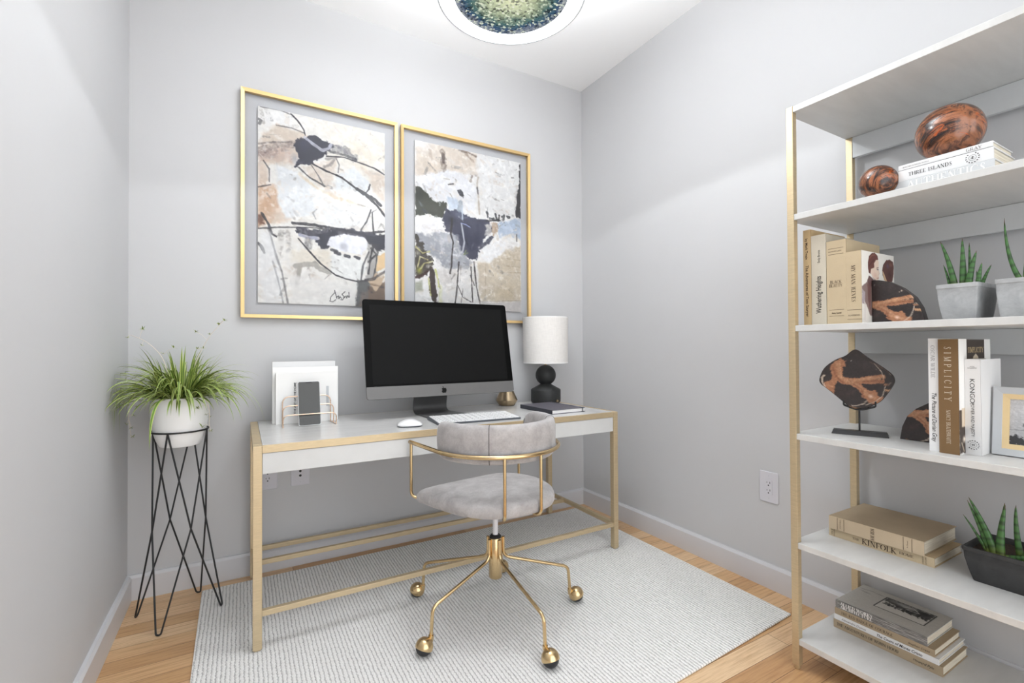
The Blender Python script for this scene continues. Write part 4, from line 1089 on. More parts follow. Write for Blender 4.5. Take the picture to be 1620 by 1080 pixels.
# ------------------------------------------------------------------ letter rack, folders, phone
t = thing('letter_rack', 'copper wire letter rack holding white papers at the left desk end', 'rack', (-1.857, -.265, DT))
g = Geo()
def arch(name, y, xa, xb, zt_, r):
    pts = fillet([(xa, y, .0025), (xa, y, zt_), (xb, y, zt_), (xb, y, .0025)], [0, r, r, 0], 8)
    Geo().tube(pts, .0026, 10).build('wire_arch', MT['copper_wire'], t, smooth=50)
arch('a', .025, -.105, .107, .1295, .034)
arch('b', -.030, -.107, .113, .092, .030)
arch('c', -.078, -.109, .117, .0555, .028)
for xa, xb in ((-.109, -.105), (.117, .107)):
    Geo().tube([(xa, -.081, .0027), (xb, .028, .0027)], .0026, 10).build('base_wire', MT['copper_wire'], t, smooth=50)
def folder(label, x0, x1, y0, y1, z1, mats, kind):
    t = thing('paper_folder' if kind != 'book' else 'book', label, 'folder' if kind != 'book' else 'book', (x0, y0, DT), group='papers in the letter rack')
    w, d, h = x1 - x0, y1 - y0, z1 - DT
    if kind == 'book':
        Geo().box(0, w, 0, .0025, 0, h).box(0, w, d - .0025, d, 0, h).box(0, .003, 0, d, 0, h).build('cover', MT['white_book'], t, bevel=.0006)
        Geo().box(.003, w - .004, .0027, d - .0027, .003, h - .004).build('pages', MT['paper_cream'], t)
    else:
        Geo().box(0, w, 0, .0018, 0, h).box(0, w, d - .0018, d, .0, h - .003).box(0, .0022, 0, d, 0, h).build('cover', MT['paper'], t, bevel=.0005)
        Geo().box(.0026, w - .002, .002, d - .002, .002, h - .004).build('paper_sheets', MT['paper'], t)
    return t
folder('tallest white hardback with cream pages at the back of the letter rack', -2.001, -1.716, -.165, -.128, 1.0535, None, 'book')
folder('middle white folder, wider one just behind the printed folder in the rack', -2.0015, -1.7075, -.196, -.172, 1.0285, None, 'f')
t = folder('front white folder with vertical black title in the letter rack', -1.989, -1.7175, -.226, -.201, 1.0025, None, 'f')
g = Geo()
# vertical lettering, mostly hidden behind the phone
letters(g, 'THE ART OF THE HOME', (.0815, -.0006, .120), (0, 0, 1), (-1, 0, 0), .150, .0095, 'sans', bold=.02)
g.build('title', MT['emblem'], t)
g = Geo()
g.box(.2215, .2330, -.0007, -.0002, .075, .172)
g.build('small_print', MT['frame_grey'], t)

t = thing('smartphone', 'dark smartphone leaning upright in front of the letter rack', 'phone', (-1.8535, -.337, DT + .002))
lean = math.atan2(.052, .200)
Mx = Matrix.Rotation(-lean, 4, 'X')
fnp = lambda u, v, h: tuple(Mx @ Vector((u, h, v)))
pw, ph = .0960, .2065
Geo().prism(rrect(-pw / 2, pw / 2, 0, ph, .008), fnp, 0, .0085).build('body', MT['silver'], t, smooth=30, bevel=.0012)
Geo().prism(rrect(-pw / 2 + .0022, pw / 2 - .0022, .0022, ph - .0022, .007), fnp, -.0006, .001).build('screen', MT['phone_glass'], t, smooth=30)
Geo().prism(rrect(-.013, .013, ph - .0075, ph - .0045, .0014), fnp, -.0009, 0).build('notch', MT['logo'], t)

# ------------------------------------------------------------------ plant stand and spider plant
PX, PY = -2.3539, -.2373
t = thing('plant_stand', 'tall black wire plant stand with zigzag legs in the left corner', 'plant stand', (PX, PY, 0))
angT = [162.6, 251.0, 343.4, 70.1]; zT, rT = .7745, .1015; zM, rM = .374, .100
Tn = [Vector((rT * math.cos(R(a)), rT * math.sin(R(a)), zT)) for a in angT]
angM = [206.8, 297.2, 26.8, 116.3]
Mn = [Vector((rM * math.cos(R(a)), rM * math.sin(R(a)), zM)) for a in angM]
feet_z = [.0036, .0036, .0136, .0036]
Fn = [Vector((r_ * math.cos(R(a)), r_ * math.sin(R(a)), z_)) for a, r_, z_ in zip(angT, (.161, .166, .159, .164), feet_z)]
wr = .0034
pts = [(rT * math.cos(2 * math.pi * k / 64), rT * math.sin(2 * math.pi * k / 64), zT) for k in range(64)]
Geo().tube(pts, wr, 10, closed=True).build('ring', MT['black_metal'], t, smooth=60)
for i in range(4):
    a, b = Mn[(i - 1) % 4], Mn[i]
    # one bent wire: ring node - middle node - foot - middle node - ring node
    e = (b - a).normalized() * .007
    path = fillet([Tn[i] - e * .4, a + (a * -.02), Fn[i] - e, Fn[i] + e, b + (b * -.02), Tn[i] + e * .4], [0, .012, .010, .010, .012, 0], 5)
    j = fillet([Tn[(i - 1) % 4], a, Fn[i] - e * 1.2, Fn[i] + e * 1.2, b, Tn[(i + 1) % 4]], [0, .01, .009, .009, .01, 0], 5)
    Geo().tube(j, wr, 10).build('leg_wire', MT['black_metal'], t, smooth=60)

t = thing('potted_spider_plant', 'variegated spider plant in round white pot on the black wire stand', 'plant', (PX, PY, 0))
prof = [(0, .7085), (.060, .7085), (.072, .712), (.0835, .735), (.0905, .757), (.0952, .7785), (.0985, .80), (.1025, .835), (.1045, .865), (.1035, .895), (.1005, .9135), (.0985, .915), (.0965, .9135), (.099, .885), (.097, .870), (0, .870)]
Geo().lathe(prof, 64).build('pot', MT['ceramic'], t, smooth=40)
Geo().lathe([(0, .8712), (.094, .8712), (.0965, .893), (0, .900)], 40).build('soil', MT['soil'], t, smooth=50)
def blades(name, specs, parent, wmax):
    vs = []; fs = []; cs = []
    for p0, dirh, up, length, droop, w, twist, tone in specs:
        n = 16; P = Vector(p0); d = Vector((dirh.x * math.cos(up), dirh.y * math.cos(up), math.sin(up)))
        side = Vector((-dirh.y, dirh.x, 0)); base = len(vs)
        for i in range(n + 1):
            s = i / n
            wd = w * (0.55 + .9 * s * (1 - s) * 2.0) * (1 - s ** 3 * .97)
            nrm = side.cross(d).normalized()
            sd = (side * math.cos(twist * s) + nrm * math.sin(twist * s)).normalized()
            for k, (off, lift) in enumerate(((-1, .25), (-.42, .02), (0, 0), (.42, .02), (1, .25))):
                q = P + sd * off * wd / 2 + nrm * lift * wd * .5
                q.x = max(q.x, XL - PX + .012); q.y = min(q.y, -PY - .012)
                vs.append(q)
                edge = abs(off) > .7
                gcol = np.array((62, 92, 32)) * tone; ycol = np.array((206, 216, 122)) * (0.84 + .16 * tone)
                c_ = ycol if edge else (gcol if k == 2 else gcol * .70 + ycol * .30)
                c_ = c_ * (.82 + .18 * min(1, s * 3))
                cs.append([lin(float(min(255, x))) for x in c_] + [1])
            step = length / n
            P = P + d * step
            d = (d + Vector((0, 0, -1)) * droop * step * (0.4 + 1.5 * s)).normalized()
        for i in range(n):
            for k in range(4):
                a = base + i * 5 + k; fs.append((a, a + 1, a + 6, a + 5))
    me = bpy.data.meshes.new(name); me.from_pydata([tuple(v) for v in vs], [], fs)
    at = me.color_attributes.new('Col', 'FLOAT_COLOR', 'POINT'); at.data.foreach_set('color', np.array(cs, np.float32).ravel())
    me.materials.append(MT['leafmat']); me.shade_smooth()
    ob = bpy.data.objects.new(name, me); COL.objects.link(ob); ob.parent = parent
    return ob
rnd = random.Random(5)
sp = []
for i in range(430):
    a = rnd.uniform(0, 2 * math.pi); r0 = rnd.uniform(.008, .080)
    dirh = Vector((math.cos(a), math.sin(a), 0)); p0 = (dirh.x * r0, dirh.y * r0, .898)
    k = rnd.random()
    if k < .18: up, ln = R(rnd.uniform(66, 88)), rnd.uniform(.16, .255)
    elif k < .75: up, ln = R(rnd.uniform(32, 62)), rnd.uniform(.20, .32)
    else: up, ln = R(rnd.uniform(18, 50)), rnd.uniform(.12, .22)
    sp.append((p0, dirh, up, ln, rnd.uniform(5.0, 10.0), rnd.uniform(.0090, .0135), rnd.uniform(-.5, .5), rnd.uniform(.7, 1.25)))
# hanging long blades at chosen sides: in front over the pot, right, left
for a, up, ln, dr, w in ((252, 25, .30, 17, .012), (-12, 34, .38, 10, .009), (178, 20, .31, 10, .012), (190, 26, .31, 8, .012), (200, 14, .28, 10, .012), (262, 18, .14, 16, .010), (285, 20, .17, 17, .009), (300, 18, .12, 16, .009), (240, 16, .12, 16, .009), (274, 12, .13, 18, .009), (225, 20, .16, 14, .010), (325, 24, .24, 13, .010)):
    dirh = Vector((math.cos(R(a)), math.sin(R(a)), 0))
    sp.append(((dirh.x * .075, dirh.y * .075, .905), dirh, R(up), ln, dr, w, .2, 1.35))
blades('foliage', sp, t, .012)
def runner(pts, tufts):
    cu = fillet(pts, .06, 6)
    st = Geo().tube(cu, [.0019 - .0009 * i / len(cu) for i in range(len(cu))], 6).build('runner_stem', MT['paper_cream'], t, smooth=60)
    for (x, y, z), s_ in tufts:
        sps = []
        for k in range(8):
            a = 2 * math.pi * k / 8 + rnd.random()
            sps.append(((x, y, z), Vector((math.cos(a), math.sin(a), 0)), R(rnd.uniform(-20, 60)), rnd.uniform(.010, .017) * s_, 8, .0040 * s_, .2, .9))
        blades('plantlet', sps, st, .004)
    for (x, y, z), s_ in tufts:
        g = Geo()
        q = min(cu, key=lambda c: (c - Vector((x, y, z))).length)
        if (q - Vector((x, y, z))).length > .004: g.tube([q, ((q.x + x) / 2, (q.y + y) / 2, (q.z + z) / 2 + .006), (x, y, z)], .0007, 5)
        if g.v: g.build('stalk', MT['paper_cream'], st)
V = lambda x, y, z: (x - PX, y - PY, z)
runner([(.02, -.01, .90), V(-2.30, -.27, 1.06), V(-2.25, -.297, 1.17), V(-2.196, -.327, 1.236)], [(V(-2.191, -.33, 1.238), 1.0), (V(-2.212, -.318, 1.222), 1.0), (V(-2.297, -.27, 1.191), .9), (V(-2.247, -.298, 1.180), .8), (V(-2.292, -.272, 1.118), 1.0), (V(-2.27, -.285, 1.122), .9)])
runner([(-.02, .02, .90), V(-2.42, -.20, 1.09), V(-2.48, -.165, 1.152), V(-2.535, -.134, 1.178)], [(V(-2.553, -.122, 1.168), 1.2), (V(-2.494, -.157, 1.203), 1.2), (V(-2.497, -.155, 1.134), .8), (V(-2.42, -.2, 1.10), .8), (V(-2.38, -.22, 1.124), 1.0)])
runner([(-.07, .02, .90), V(-2.50, -.15, .93), V(-2.548, -.135, .86), V(-2.535, -.137, .745)], [(V(-2.53, -.137, .747), 1.1), (V(-2.552, -.13, .80), .9), (V(-2.535, -.137, .785), .9), (V(-2.525, -.14, .835), .9), (V(-2.515, -.145, .87), 1.0), (V(-2.545, -.13, .88), .7)])
runner([(.05, -.05, .90), V(-2.262, -.320, .925), V(-2.243, -.325, .86), V(-2.246, -.322, .80), V(-2.240, -.323, .77)], [(V(-2.285, -.345, .872), 1.2), (V(-2.254, -.331, .842), .8), (V(-2.270, -.340, .795), 1.2), (V(-2.243, -.322, .83), .8), (V(-2.240, -.323, .772), .9), (V(-2.27, -.335, .90), .8)])

# ------------------------------------------------------------------ shelving unit
SX0, SX1 = -.4608, -.0300; SY0 = -1.7336; SY1 = -2.6336; PT = .0230
zs = [1.9527, 1.5757, 1.1891, .8147, .4389, .1090]; BTK = .0205
t = thing('shelving_unit', 'tall open shelving unit with six pale shelves on brass posts, right wall', 'shelves', ((SX0 + SX1) / 2, (SY0 + SY1) / 2, 0))
cx, cy = (SX0 + SX1) / 2, (SY0 + SY1) / 2
ax0, ax1, ay0, ay1 = SX0 - cx, SX1 - cx, SY1 - cy, SY0 - cy
for xa in (ax0, ax1 - PT):
    for ya in (ay0, ay1 - PT):
        Geo().box(xa, xa + PT, ya, ya + PT, .014, 1.9537).box(xa + .005, xa + PT - .005, ya + .005, ya + PT - .005, 0, .016).build('post', MT['brass_brushed'], t, bevel=.0012)
e = .0004
for z in zs:
    outline = [(ax0 + .001, ay0 + PT + e), (ax0 + PT + e, ay0 + PT + e), (ax0 + PT + e, ay0 + .001), (ax1 - PT - e, ay0 + .001), (ax1 - PT - e, ay0 + PT + e), (ax1, ay0 + PT + e), (ax1, ay1 - PT - e), (ax1 - PT - e, ay1 - PT - e), (ax1 - PT - e, ay1 - .001), (ax0 + PT + e, ay1 - .001), (ax0 + PT + e, ay1 - PT - e), (ax0 + .001, ay1 - PT - e)]
    Geo().prism(outline, lambda u, v, h: (u, v, h), z - BTK, z).build('shelf_board', MT['shelf'], t, bevel=.0012)
for z in zs:
    Geo().box(ax1 - PT + .001, ax1 - .006, ay0 + PT + e, ay1 - PT - e, z - BTK - .0805, z - BTK - .0008).build('back_rail', MT['rail_white'], t, bevel=.001)

# ------------------------------------------------------------------ books
def book(label, loc, lying, Hn, T, Wd, cover, spine=None, texts=(), lines=(), group=None, yaw=0.0, front=None, ov=.003, dust=False):
    """spine at x = 0 looking to -x; thickness along +y, length along +z (standing); lying books are rolled a quarter turn"""
    t = thing('book', label, 'book', loc, (R(90) if lying else 0, 0, R(yaw)), group)
    ct = .0024
    spine = spine or cover
    g = Geo().box(.0012, Wd, 0, ct, 0, Hn).box(.0012, Wd, T - ct, T, 0, Hn)
    g.build('cover', cover, t, bevel=.0007)
    # slightly rounded spine
    prof = []
    for k in range(9):
        y = T * k / 8; prof.append((.0006 * ((2 * k / 8 - 1) ** 2) * (1 if T > .012 else .4), y))
    prof += [(.0032, T), (.0032, 0)]
    Geo().prism(prof, lambda u, v, h: (u, v, h), 0, Hn).build('spine', spine, t, smooth=40)
    Geo().box(.0032, Wd - ov, ct + .0002, T - ct - .0002, ov, Hn - ov).build('pages', MT['pages'], t)
    for tx in texts:
        txt, mode, zc, yc, ln, hg, mt = tx[:7]; kw = tx[7] if len(tx) > 7 else {}
        rd, up = {'down': ((0, 0, -1), (0, -1, 0)), 'up': ((0, 0, 1), (0, 1, 0)), 'h': ((0, -1, 0), (0, 0, 1)), 'hv': ((0, 1, 0), (0, 0, -1))}[mode]
        g = Geo()
        letters(g, txt, (-.0005, yc * T, zc * Hn), rd, up, ln, hg, **kw)
        if g.v: g.build('lettering', MT[mt], t)
    for (z0, z1, y0, y1, mt) in lines:
        Geo().box(-.0004, .0002, y0 * T, y1 * T, z0 * Hn, z1 * Hn).build('printed_line', MT[mt], t)
    if front: front(t, Hn, T, Wd)
    return t
G3 = 'books standing upright on the third shelf down'
SN = dict(font='sans'); SB = dict(font='sans', bold=.012); SI = dict(font='sans', shear=.25)
z3, z4, z5, z6, z2 = zs[2] + .0002, zs[3] + .0002, zs[4] + .0002, zs[5] + .0002, zs[1] + .0002
XS = -.408
book('tall thin warm tan book, closest to the brass post in its upright row', (XS, -1.7840, z3), 0, 1.5235 - z3, .0255, .232, MT['tan2'], None,
     [('by Mark Twain', 'down', .80, .52, .073, .0085, 'ink_brown', SB), ('The Adventures of Tom Sawyer', 'down', .36, .48, .180, .0105, 'ink_brown', SB)], group=G3)
book('pale greige upright book with large black title reading upwards', (XS, -1.8325, z3), 0, 1.4985 - z3, .0475, .200, MT['greige'], None,
     [('Wuthering Heights', 'up', .335, .52, .128, .0175, 'emblem', SB), ('Emily Bronte', 'up', .76, .48, .043, .0085, 'emblem', SN)], group=G3)
book('wide tan upright book with short two-line black title across its spine', (XS, -1.8935, z3), 0, 1.4690 - z3, .0595, .232, MT['tan'], None,
     [('BLACK', 'h', .505, .52, .035, .0100, 'ink_brown'), ('BEAUTY', 'h', .462, .52, .041, .0100, 'ink_brown'), ('ILLUSTRATED CLASSIC', 'h', .872, .55, .040, .0042, 'ink_brown', SN), ('Anna Sewell', 'h', .135, .5, .029, .0062, 'ink_brown', SB)],
     [(.905, .908, .12, .9, 'ink_brown'), (.835, .838, .12, .9, 'ink_brown'), (.172, .175, .12, .88, 'ink_brown'), (.098, .101, .12, .88, 'ink_brown')], group=G3)

def cover_face(t, Hn, T, Wd):
    p = Paint([(8, 38), (440, 112), (440, 990), (25, 1000)], Wd - .001, Hn, 620, (238, 234, 226))
    p.grainy(.02)
    p.poly([(100, 450), (20, 520), (24, 740), (80, 760), (130, 900), (300, 880), (330, 620), (200, 430)], (128, 104, 100), .9, 8, 10)
    p.poly([(24, 560), (60, 600), (60, 720), (24, 750)], (186, 178, 188), .7, 8, 12); p.poly([(90, 480), (140, 520), (130, 860), (100, 700)], (110, 74, 70), .8, 8, 10); p.poly([(50, 700), (80, 760), (70, 960), (40, 960)], (226, 220, 214), .8, 8, 14)
    p.poly([(110, 380), (160, 400), (210, 440), (230, 520), (120, 520), (88, 450)], (104, 76, 74), .95, 6, 6)
    p.poly([(140, 290), (190, 160), (230, 160), (243, 200), (240, 270), (250, 340), (243, 375), (244, 410), (230, 440), (190, 430), (160, 400), (135, 340)], (232, 208, 190), 1, 2, 4)
    p.poly([(96, 210), (112, 120), (150, 76), (190, 72), (226, 110), (236, 165), (205, 170), (180, 215), (182, 270), (140, 290), (130, 360), (108, 340), (100, 280)], (104, 62, 56), 1, 4, 3)
    p.stroke([(120, 150), (150, 110), (190, 100)], 14, (150, 104, 84), .7, .6, 6, .2); p.stroke([(120, 240), (150, 200), (180, 170)], 18, (76, 40, 42), .7, .6, 6, .2)
    p.stroke([(214, 276), (238, 270)], 7, (70, 44, 40), .95, .3, 2); p.wash((228, 296), 14, 9, (60, 60, 72), .9); p.stroke([(218, 412), (240, 406)], 7, (160, 84, 76), .9, .3, 2)
    p.stroke([(240, 310), (252, 348), (238, 366)], 4, (186, 150, 130), .8, .3, 2); p.wash((195, 370), 30, 40, (222, 178, 160), .5)
    p.stroke([(112, 360), (150, 400), (180, 430)], 10, (240, 236, 232), .9, .3, 3)
    p.poly([(288, 300), (300, 230), (340, 170), (390, 160), (430, 190), (440, 260), (432, 380), (410, 470), (360, 470), (310, 420), (292, 360)], (96, 62, 56), 1, 8, 4)
    p.poly([(288, 300), (310, 340), (360, 470), (310, 430)], (206, 172, 136), .95, 5, 5); p.wash((360, 250), 24, 40, (96, 80, 108), .8); p.wash((400, 230), 26, 36, (140, 96, 84), .7); p.wash((380, 350), 30, 50, (74, 46, 44), .7)
    p.mesh('cover_picture', lambda u, v: (.001 + u, -.0006, Hn - v), MT['painted'], t)
book('shorter buff book with painted profile of man on its cover, touching the bookend', (XS - .001, -1.9375, z3), 0, 1.4235 - z3, .0435, .223, MT['tan'], None,
     [('MY MAN JEEVES', 'down', .555, .52, .118, .0115, 'ink_brown'), ('P.G. WODEHOUSE', 'h', .115, .5, .032, .0050, 'ink_brown', SN)],
     [(.190, .193, .0, .95, 'ink_brown'), (.060, .063, .0, .95, 'ink_brown')], group=G3, front=cover_face)

# stone slab pictures -------------------------------------------------
def slab_paint(p):
    s = p.sd
    for (x, y, rx, ry, c) in ((600, 180, 200, 90, (58, 50, 49)), (430, 120, 60, 60, (46, 40, 40)), (330, 520, 130, 90, (54, 44, 43)), (700, 460, 120, 80, (44, 37, 37))): p.wash((x, y), rx, ry, c, .8)
    T1, T2, T3 = (164, 114, 84), (192, 148, 114), (124, 80, 58)
    p.poly([(180, 200), (300, 110), (350, 150), (355, 210), (320, 220), (325, 330), (400, 345), (480, 345), (640, 310), (760, 295), (795, 300), (800, 330), (700, 345), (790, 350), (795, 385), (640, 405), (520, 405), (600, 470), (660, 480), (700, 465), (720, 540), (780, 545), (770, 600), (700, 640), (640, 620), (600, 590), (545, 560), (540, 520), (480, 450), (400, 420), (330, 420), (262, 385), (230, 440), (220, 530), (140, 480), (90, 440), (110, 400), (190, 370), (200, 320), (180, 260)], T1, 1, 12, 5)
    for pts in ([(250, 150), (280, 230), (290, 330), (380, 380)], [(380, 370), (480, 370), (620, 345), (780, 325)], [(420, 400), (520, 440), (600, 520), (680, 560)]): p.stroke(pts, 26, T2, .7, 1.2, 12, .5)
    for pts in ([(210, 230), (240, 320), (330, 400)], [(450, 410), (540, 470), (560, 550)], [(560, 380), (700, 365), (780, 370)]): p.stroke(pts, 14, T3, .8, 1.2, 8, .4)
    for pts in ([(290, 140), (300, 250), (310, 340)], [(520, 350), (640, 330)], [(130, 430), (200, 450)]): p.stroke(pts, 7, (214, 172, 132), .8, 1, 5, .4)
    p.wash((640, 545), 26, 24, (224, 196, 176), .9)
    for pts, w_ in (([(100, 320), (75, 350), (78, 400), (110, 445)], 16), ([(420, 660), (480, 655), (560, 630), (600, 590)], 8), ([(590, 640), (690, 600), (770, 530), (790, 470), (800, 420)], 6), ([(800, 395), (850, 392), (905, 392)], 6), ([(660, 255), (700, 235)], 6), ([(790, 295), (850, 285)], 4), ([(680, 170), (760, 260), (790, 340)], 5)):
        p.stroke(pts, w_, (214, 196, 176), .85, .8, 3, .2)
    p.poly([(800, 455), (890, 462), (880, 490), (800, 480)], (190, 146, 108), .95, 8, 4); p.poly([(790, 405), (850, 410), (800, 425)], (170, 120, 90), .9, 6, 4)
    p.stroke([(330, 655), (420, 680), (520, 690)], 16, (196, 140, 90), .7, 1, 6, .5); p.stroke([(640, 160), (740, 200), (840, 270)], 8, (120, 92, 78), .6, 1, 4, .5)
    p.stroke([(470, 480), (430, 510), (380, 530)], 20, (72, 58, 56), .6, 1, 10, .4); p.wash((424, 146), 8, 8, (220, 214, 206), .9)
    p.grainy(.28)

def slab_mesh(name, outline, fn, parent, thick, px, mat_edge):
    """polished slice: outline in metres on (u, v); front face carries the painted figure, sampled from the sheet px"""
    g = Geo(); g.prism(outline, fn, .0006, thick)
    body = g.build('slab', MT['wood_dark'], parent, smooth=30, bevel=.0012)
    # front face: fine triangulated grid cut to the outline
    us = [q[0] for q in outline]; vs = [q[1] for q in outline]
    bm = bmesh.new()
    ring = []
    n = len(outline)
    for i in range(n):
        a, b = outline[i], outline[(i + 1) % n]
        m = max(1, int(math.hypot(b[0] - a[0], b[1] - a[1]) / .004))
        for k in range(m): ring.append((a[0] + (b[0] - a[0]) * k / m, a[1] + (b[1] - a[1]) * k / m))
    # scale in towards the centroid in many rings
    cu, cv = sum(us) / n, sum(vs) / n
    K = 64; pts = []; fs = []
    m = len(ring)
    for k in range(K + 1):
        s_ = 1 - k / (K + .5)
        pts += [(cu + (u - cu) * s_ * .985, cv + (v - cv) * s_ * .985) for u, v in ring]
    for k in range(K):
        for j in range(m): fs.append((k * m + j, k * m + (j + 1) % m, (k + 1) * m + (j + 1) % m, (k + 1) * m + j))
    fs.append(tuple(K * m + j for j in range(m)))
    me = bpy.data.meshes.new('polished_face'); me.from_pydata([fn(u, v, 0.0) for u, v in pts], [], fs)
    a = np.clip(px.a, 0, 255) / 255.0; l = np.where(a <= .04045, a / 12.92, ((a + .055) / 1.055) ** 2.4)
    cs = []
    for u, v in pts:
        iu, iv = px.uvmap(u, v)
        i = min(px.nx - 1, max(0, int(iu / px.w * (px.nx - 1)))); j = min(px.ny - 1, max(0, int(iv / px.h * (px.ny - 1))))
        cs.append(list(l[j, i]) + [1])
    at = me.color_attributes.new('Col', 'FLOAT_COLOR', 'POINT'); at.data.foreach_set('color', np.array(cs, np.float32).ravel())
    me.materials.append(MT['slab_face'])
    bm.from_mesh(me); bmesh.ops.recalc_face_normals(bm, faces=bm.faces)
    bm.to_mesh(me); bm.free()
    ob = bpy.data.objects.new('polished_face', me); COL.objects.link(ob); ob.parent = parent
    return ob

SL = [(-.1133, .1872), (-.0986, .2248), (-.0676, .2531), (-.0374, .2686), (-.0152, .2883), (-.0007, .2868), (.0253, .2632), (.0801, .2175), (.0944, .1949), (.0908, .1717), (.0655, .1270), (.0469, .1083), (.0234, .0948), (-.0004, .0895), (-.0198, .0886), (-.0441, .1080), (-.0677, .1308), (-.0968, .1569), (-.1096, .1687)]
def smooth_closed(P, n=4):
    out = []; m = len(P)
    for i in range(m):
        p0, p1, p2, p3 = P[i - 1], P[i], P[(i + 1) % m], P[(i + 2) % m]
        for k in range(n):
            s = k / n
            out.append(tuple(.5 * (2 * p1[j] + (p2[j] - p0[j]) * s + (2 * p0[j] - 5 * p1[j] + 4 * p2[j] - p3[j]) * s * s + (3 * p1[j] - p0[j] - 3 * p2[j] + p3[j]) * s ** 3) for j in (0, 1)))
    return out
# one painted sheet in the coordinates of the slice itself
sheet = Paint([(45, 20), (905, 20), (905, 700), (45, 700)], .2077, .2030, 1100, (50, 43, 42))
slab_paint(sheet)
sheet.uvmap = lambda u, v: (u + .1133, .2890 - v)
t = thing('stone_slab_sculpture', 'dark veined stone slice on thin black display stand, fourth shelf down', 'sculpture', (-.3055, -1.8815, z4))
tx, ty = .38140, -.92441; nx_, ny_ = .92441, .38140   # along the slice, and away from the viewer
fn = lambda u, v, h: (tx * u + nx_ * h, ty * u + ny_ * h, v)
SLs = smooth_closed([(u, v) for u, v in SL])
slab_mesh('slab', SLs, fn, t, .016, sheet, None)
g = Geo()
b0_, b1_ = -.0792, .0777
g.add([fn(b0_, 0, -.020), fn(b1_, 0, -.020), fn(b1_, 0, .030), fn(b0_, 0, .030), fn(b0_ + .005, .014, -.012), fn(b1_ - .005, .014, -.012), fn(b1_ - .005, .014, .022), fn(b0_ + .005, .014, .022)], [(0, 3, 2, 1), (4, 5, 6, 7), (0, 1, 5, 4), (1, 2, 6, 5), (2, 3, 7, 6), (3, 0, 4, 7)])
g.build('stand_base', MT['black_metal'], t, bevel=.0008)
g = Geo().tube([fn(-.0005, .012, .007), fn(-.0005, .0835, .007)], .0028, 12)
g.tube(fillet([fn(-.0441, .116, -.0035), fn(-.0441, .0985, -.0035), fn(-.0005, .0815, -.0035), fn(.0437, .0985, -.0035), fn(.0437, .116, -.0035)], [0, .004, .03, .004, 0]), .0022, 10)
g.tube(fillet([fn(-.0441, .112, .020), fn(-.0441, .0985, .020), fn(-.0005, .0815, .020), fn(.0437, .0985, .020), fn(.0437, .112, .020)], [0, .004, .03, .004, 0]), .0022, 10)
g.tube([fn(-.0005, .0815, -.0035), fn(-.0005, .0815, .020)], .0022, 10)
g.build('cradle', MT['black_metal'], t, smooth=50)

def bookend(label, loc, outline, uvm):
    t = thing('bookend', label, 'bookend', loc, group='halves of a split dark stone used as bookends')
    sheet.uvmap = uvm
    slab_mesh('slab', outline, lambda u, v, h: (h, -u, v), t, .030, sheet, None)
    return t
# the halves were sawn from one slice: the same figure continues on each
o3 = [(0, .0), (0, .1410), (.020, .1390), (.046, .1310), (.081, .1070), (.110, .0770), (.126, .0440), (.1365, .0)]
bookend('quarter-round dark stone bookend against the book with man on its cover', (-.346, -1.9392, z3), [(u, v) for u, v in o3], lambda u, v: (.085 + u * .88, .020 + (.141 - v) * 1.1))
o4 = [(0, 0), (.0065, .041), (.020, .076), (.043, .102), (.079, .126), (.112, .136), (.1165, .1365), (.1165, 0)]
bookend('quarter-round dark stone bookend left of the tall white and brown books', (-.27, -1.9800, z4), o4, lambda u, v: (.05 + u * 1.05, .060 + (.137 - v) * .95))

# second shelf: three white books lying flat with a big sphere; small sphere beside them
G2 = 'white books stacked flat under the large sphere'
def lie(label, x, yl, z, Ln, T, Wd, cover, spine=None, **k):
    return book(label, (x, yl, z), 1, Ln, T, Wd, cover, spine, **k)
def emblem(g, x, yc, zc, r, n=14):
    for k in range(n):
        a = 2 * math.pi * k / n
        if 70 < math.degrees(a) < 110: continue
        c_, s_ = math.cos(a), math.sin(a)
        p0 = (yc + s_ * r, zc + c_ * r)
        d = a + .9
        q = (p0[0] + math.sin(d) * r * .38, p0[1] + math.cos(d) * r * .38); w = (math.cos(d) * r * .13, -math.sin(d) * r * .13)
        m_ = ((p0[0] + q[0]) / 2, (p0[1] + q[1]) / 2)
        g.add([(x, p0[0], p0[1]), (x, m_[0] + w[0], m_[1] + w[1]), (x, q[0], q[1]), (x, m_[0] - w[0], m_[1] - w[1])], [(0, 1, 2, 3)])
    for k in range(24):
        a = 2 * math.pi * k / 24; b = 2 * math.pi * (k + 1) / 24
        for rr, w in ((r * .62, r * .05),):
            g.add([(x, yc + math.sin(a) * rr, zc + math.cos(a) * rr), (x, yc + math.sin(b) * rr, zc + math.cos(b) * rr), (x, yc + math.sin(b) * (rr + w), zc + math.cos(b) * (rr + w)), (x, yc + math.sin(a) * (rr + w), zc + math.cos(a) * (rr + w))], [(0, 1, 2, 3)])
    g.box(x - .0001, x, yc - r * .3, yc + r * .3, zc - r * .06, zc + r * .06).box(x - .0001, x, yc - r * .22, yc - r * .12, zc - r * .3, zc + r * .3).box(x - .0001, x, yc + r * .12, yc + r * .2, zc - r * .25, zc + r * .25)
x2 = -.402; yl2 = -2.0365
lie('bottom white book of the flat pile, silver letters on its spine', x2, yl2, z2, .2095, .0355, .155, MT['white_book'], MT['rail_white'], texts=[('AUTHENTICS', 'up', .50, .55, .172, .0235, 'ink_white')], group=G2)
def em3(t, Hn, T, Wd):
    g = Geo(); emblem(g, -.0006, T * .5, Hn * .80, .0118); g.build('publisher_mark', MT['emblem'], t)
lie('middle white book of the flat pile, black two-word title and round mark', x2, yl2, z2 + .0358, .2080, .0315, .172, MT['white_book'], texts=[('THREE ISLANDS', 'up', .355, .5, .098, .0105, 'emblem')], front=em3, group=G2)
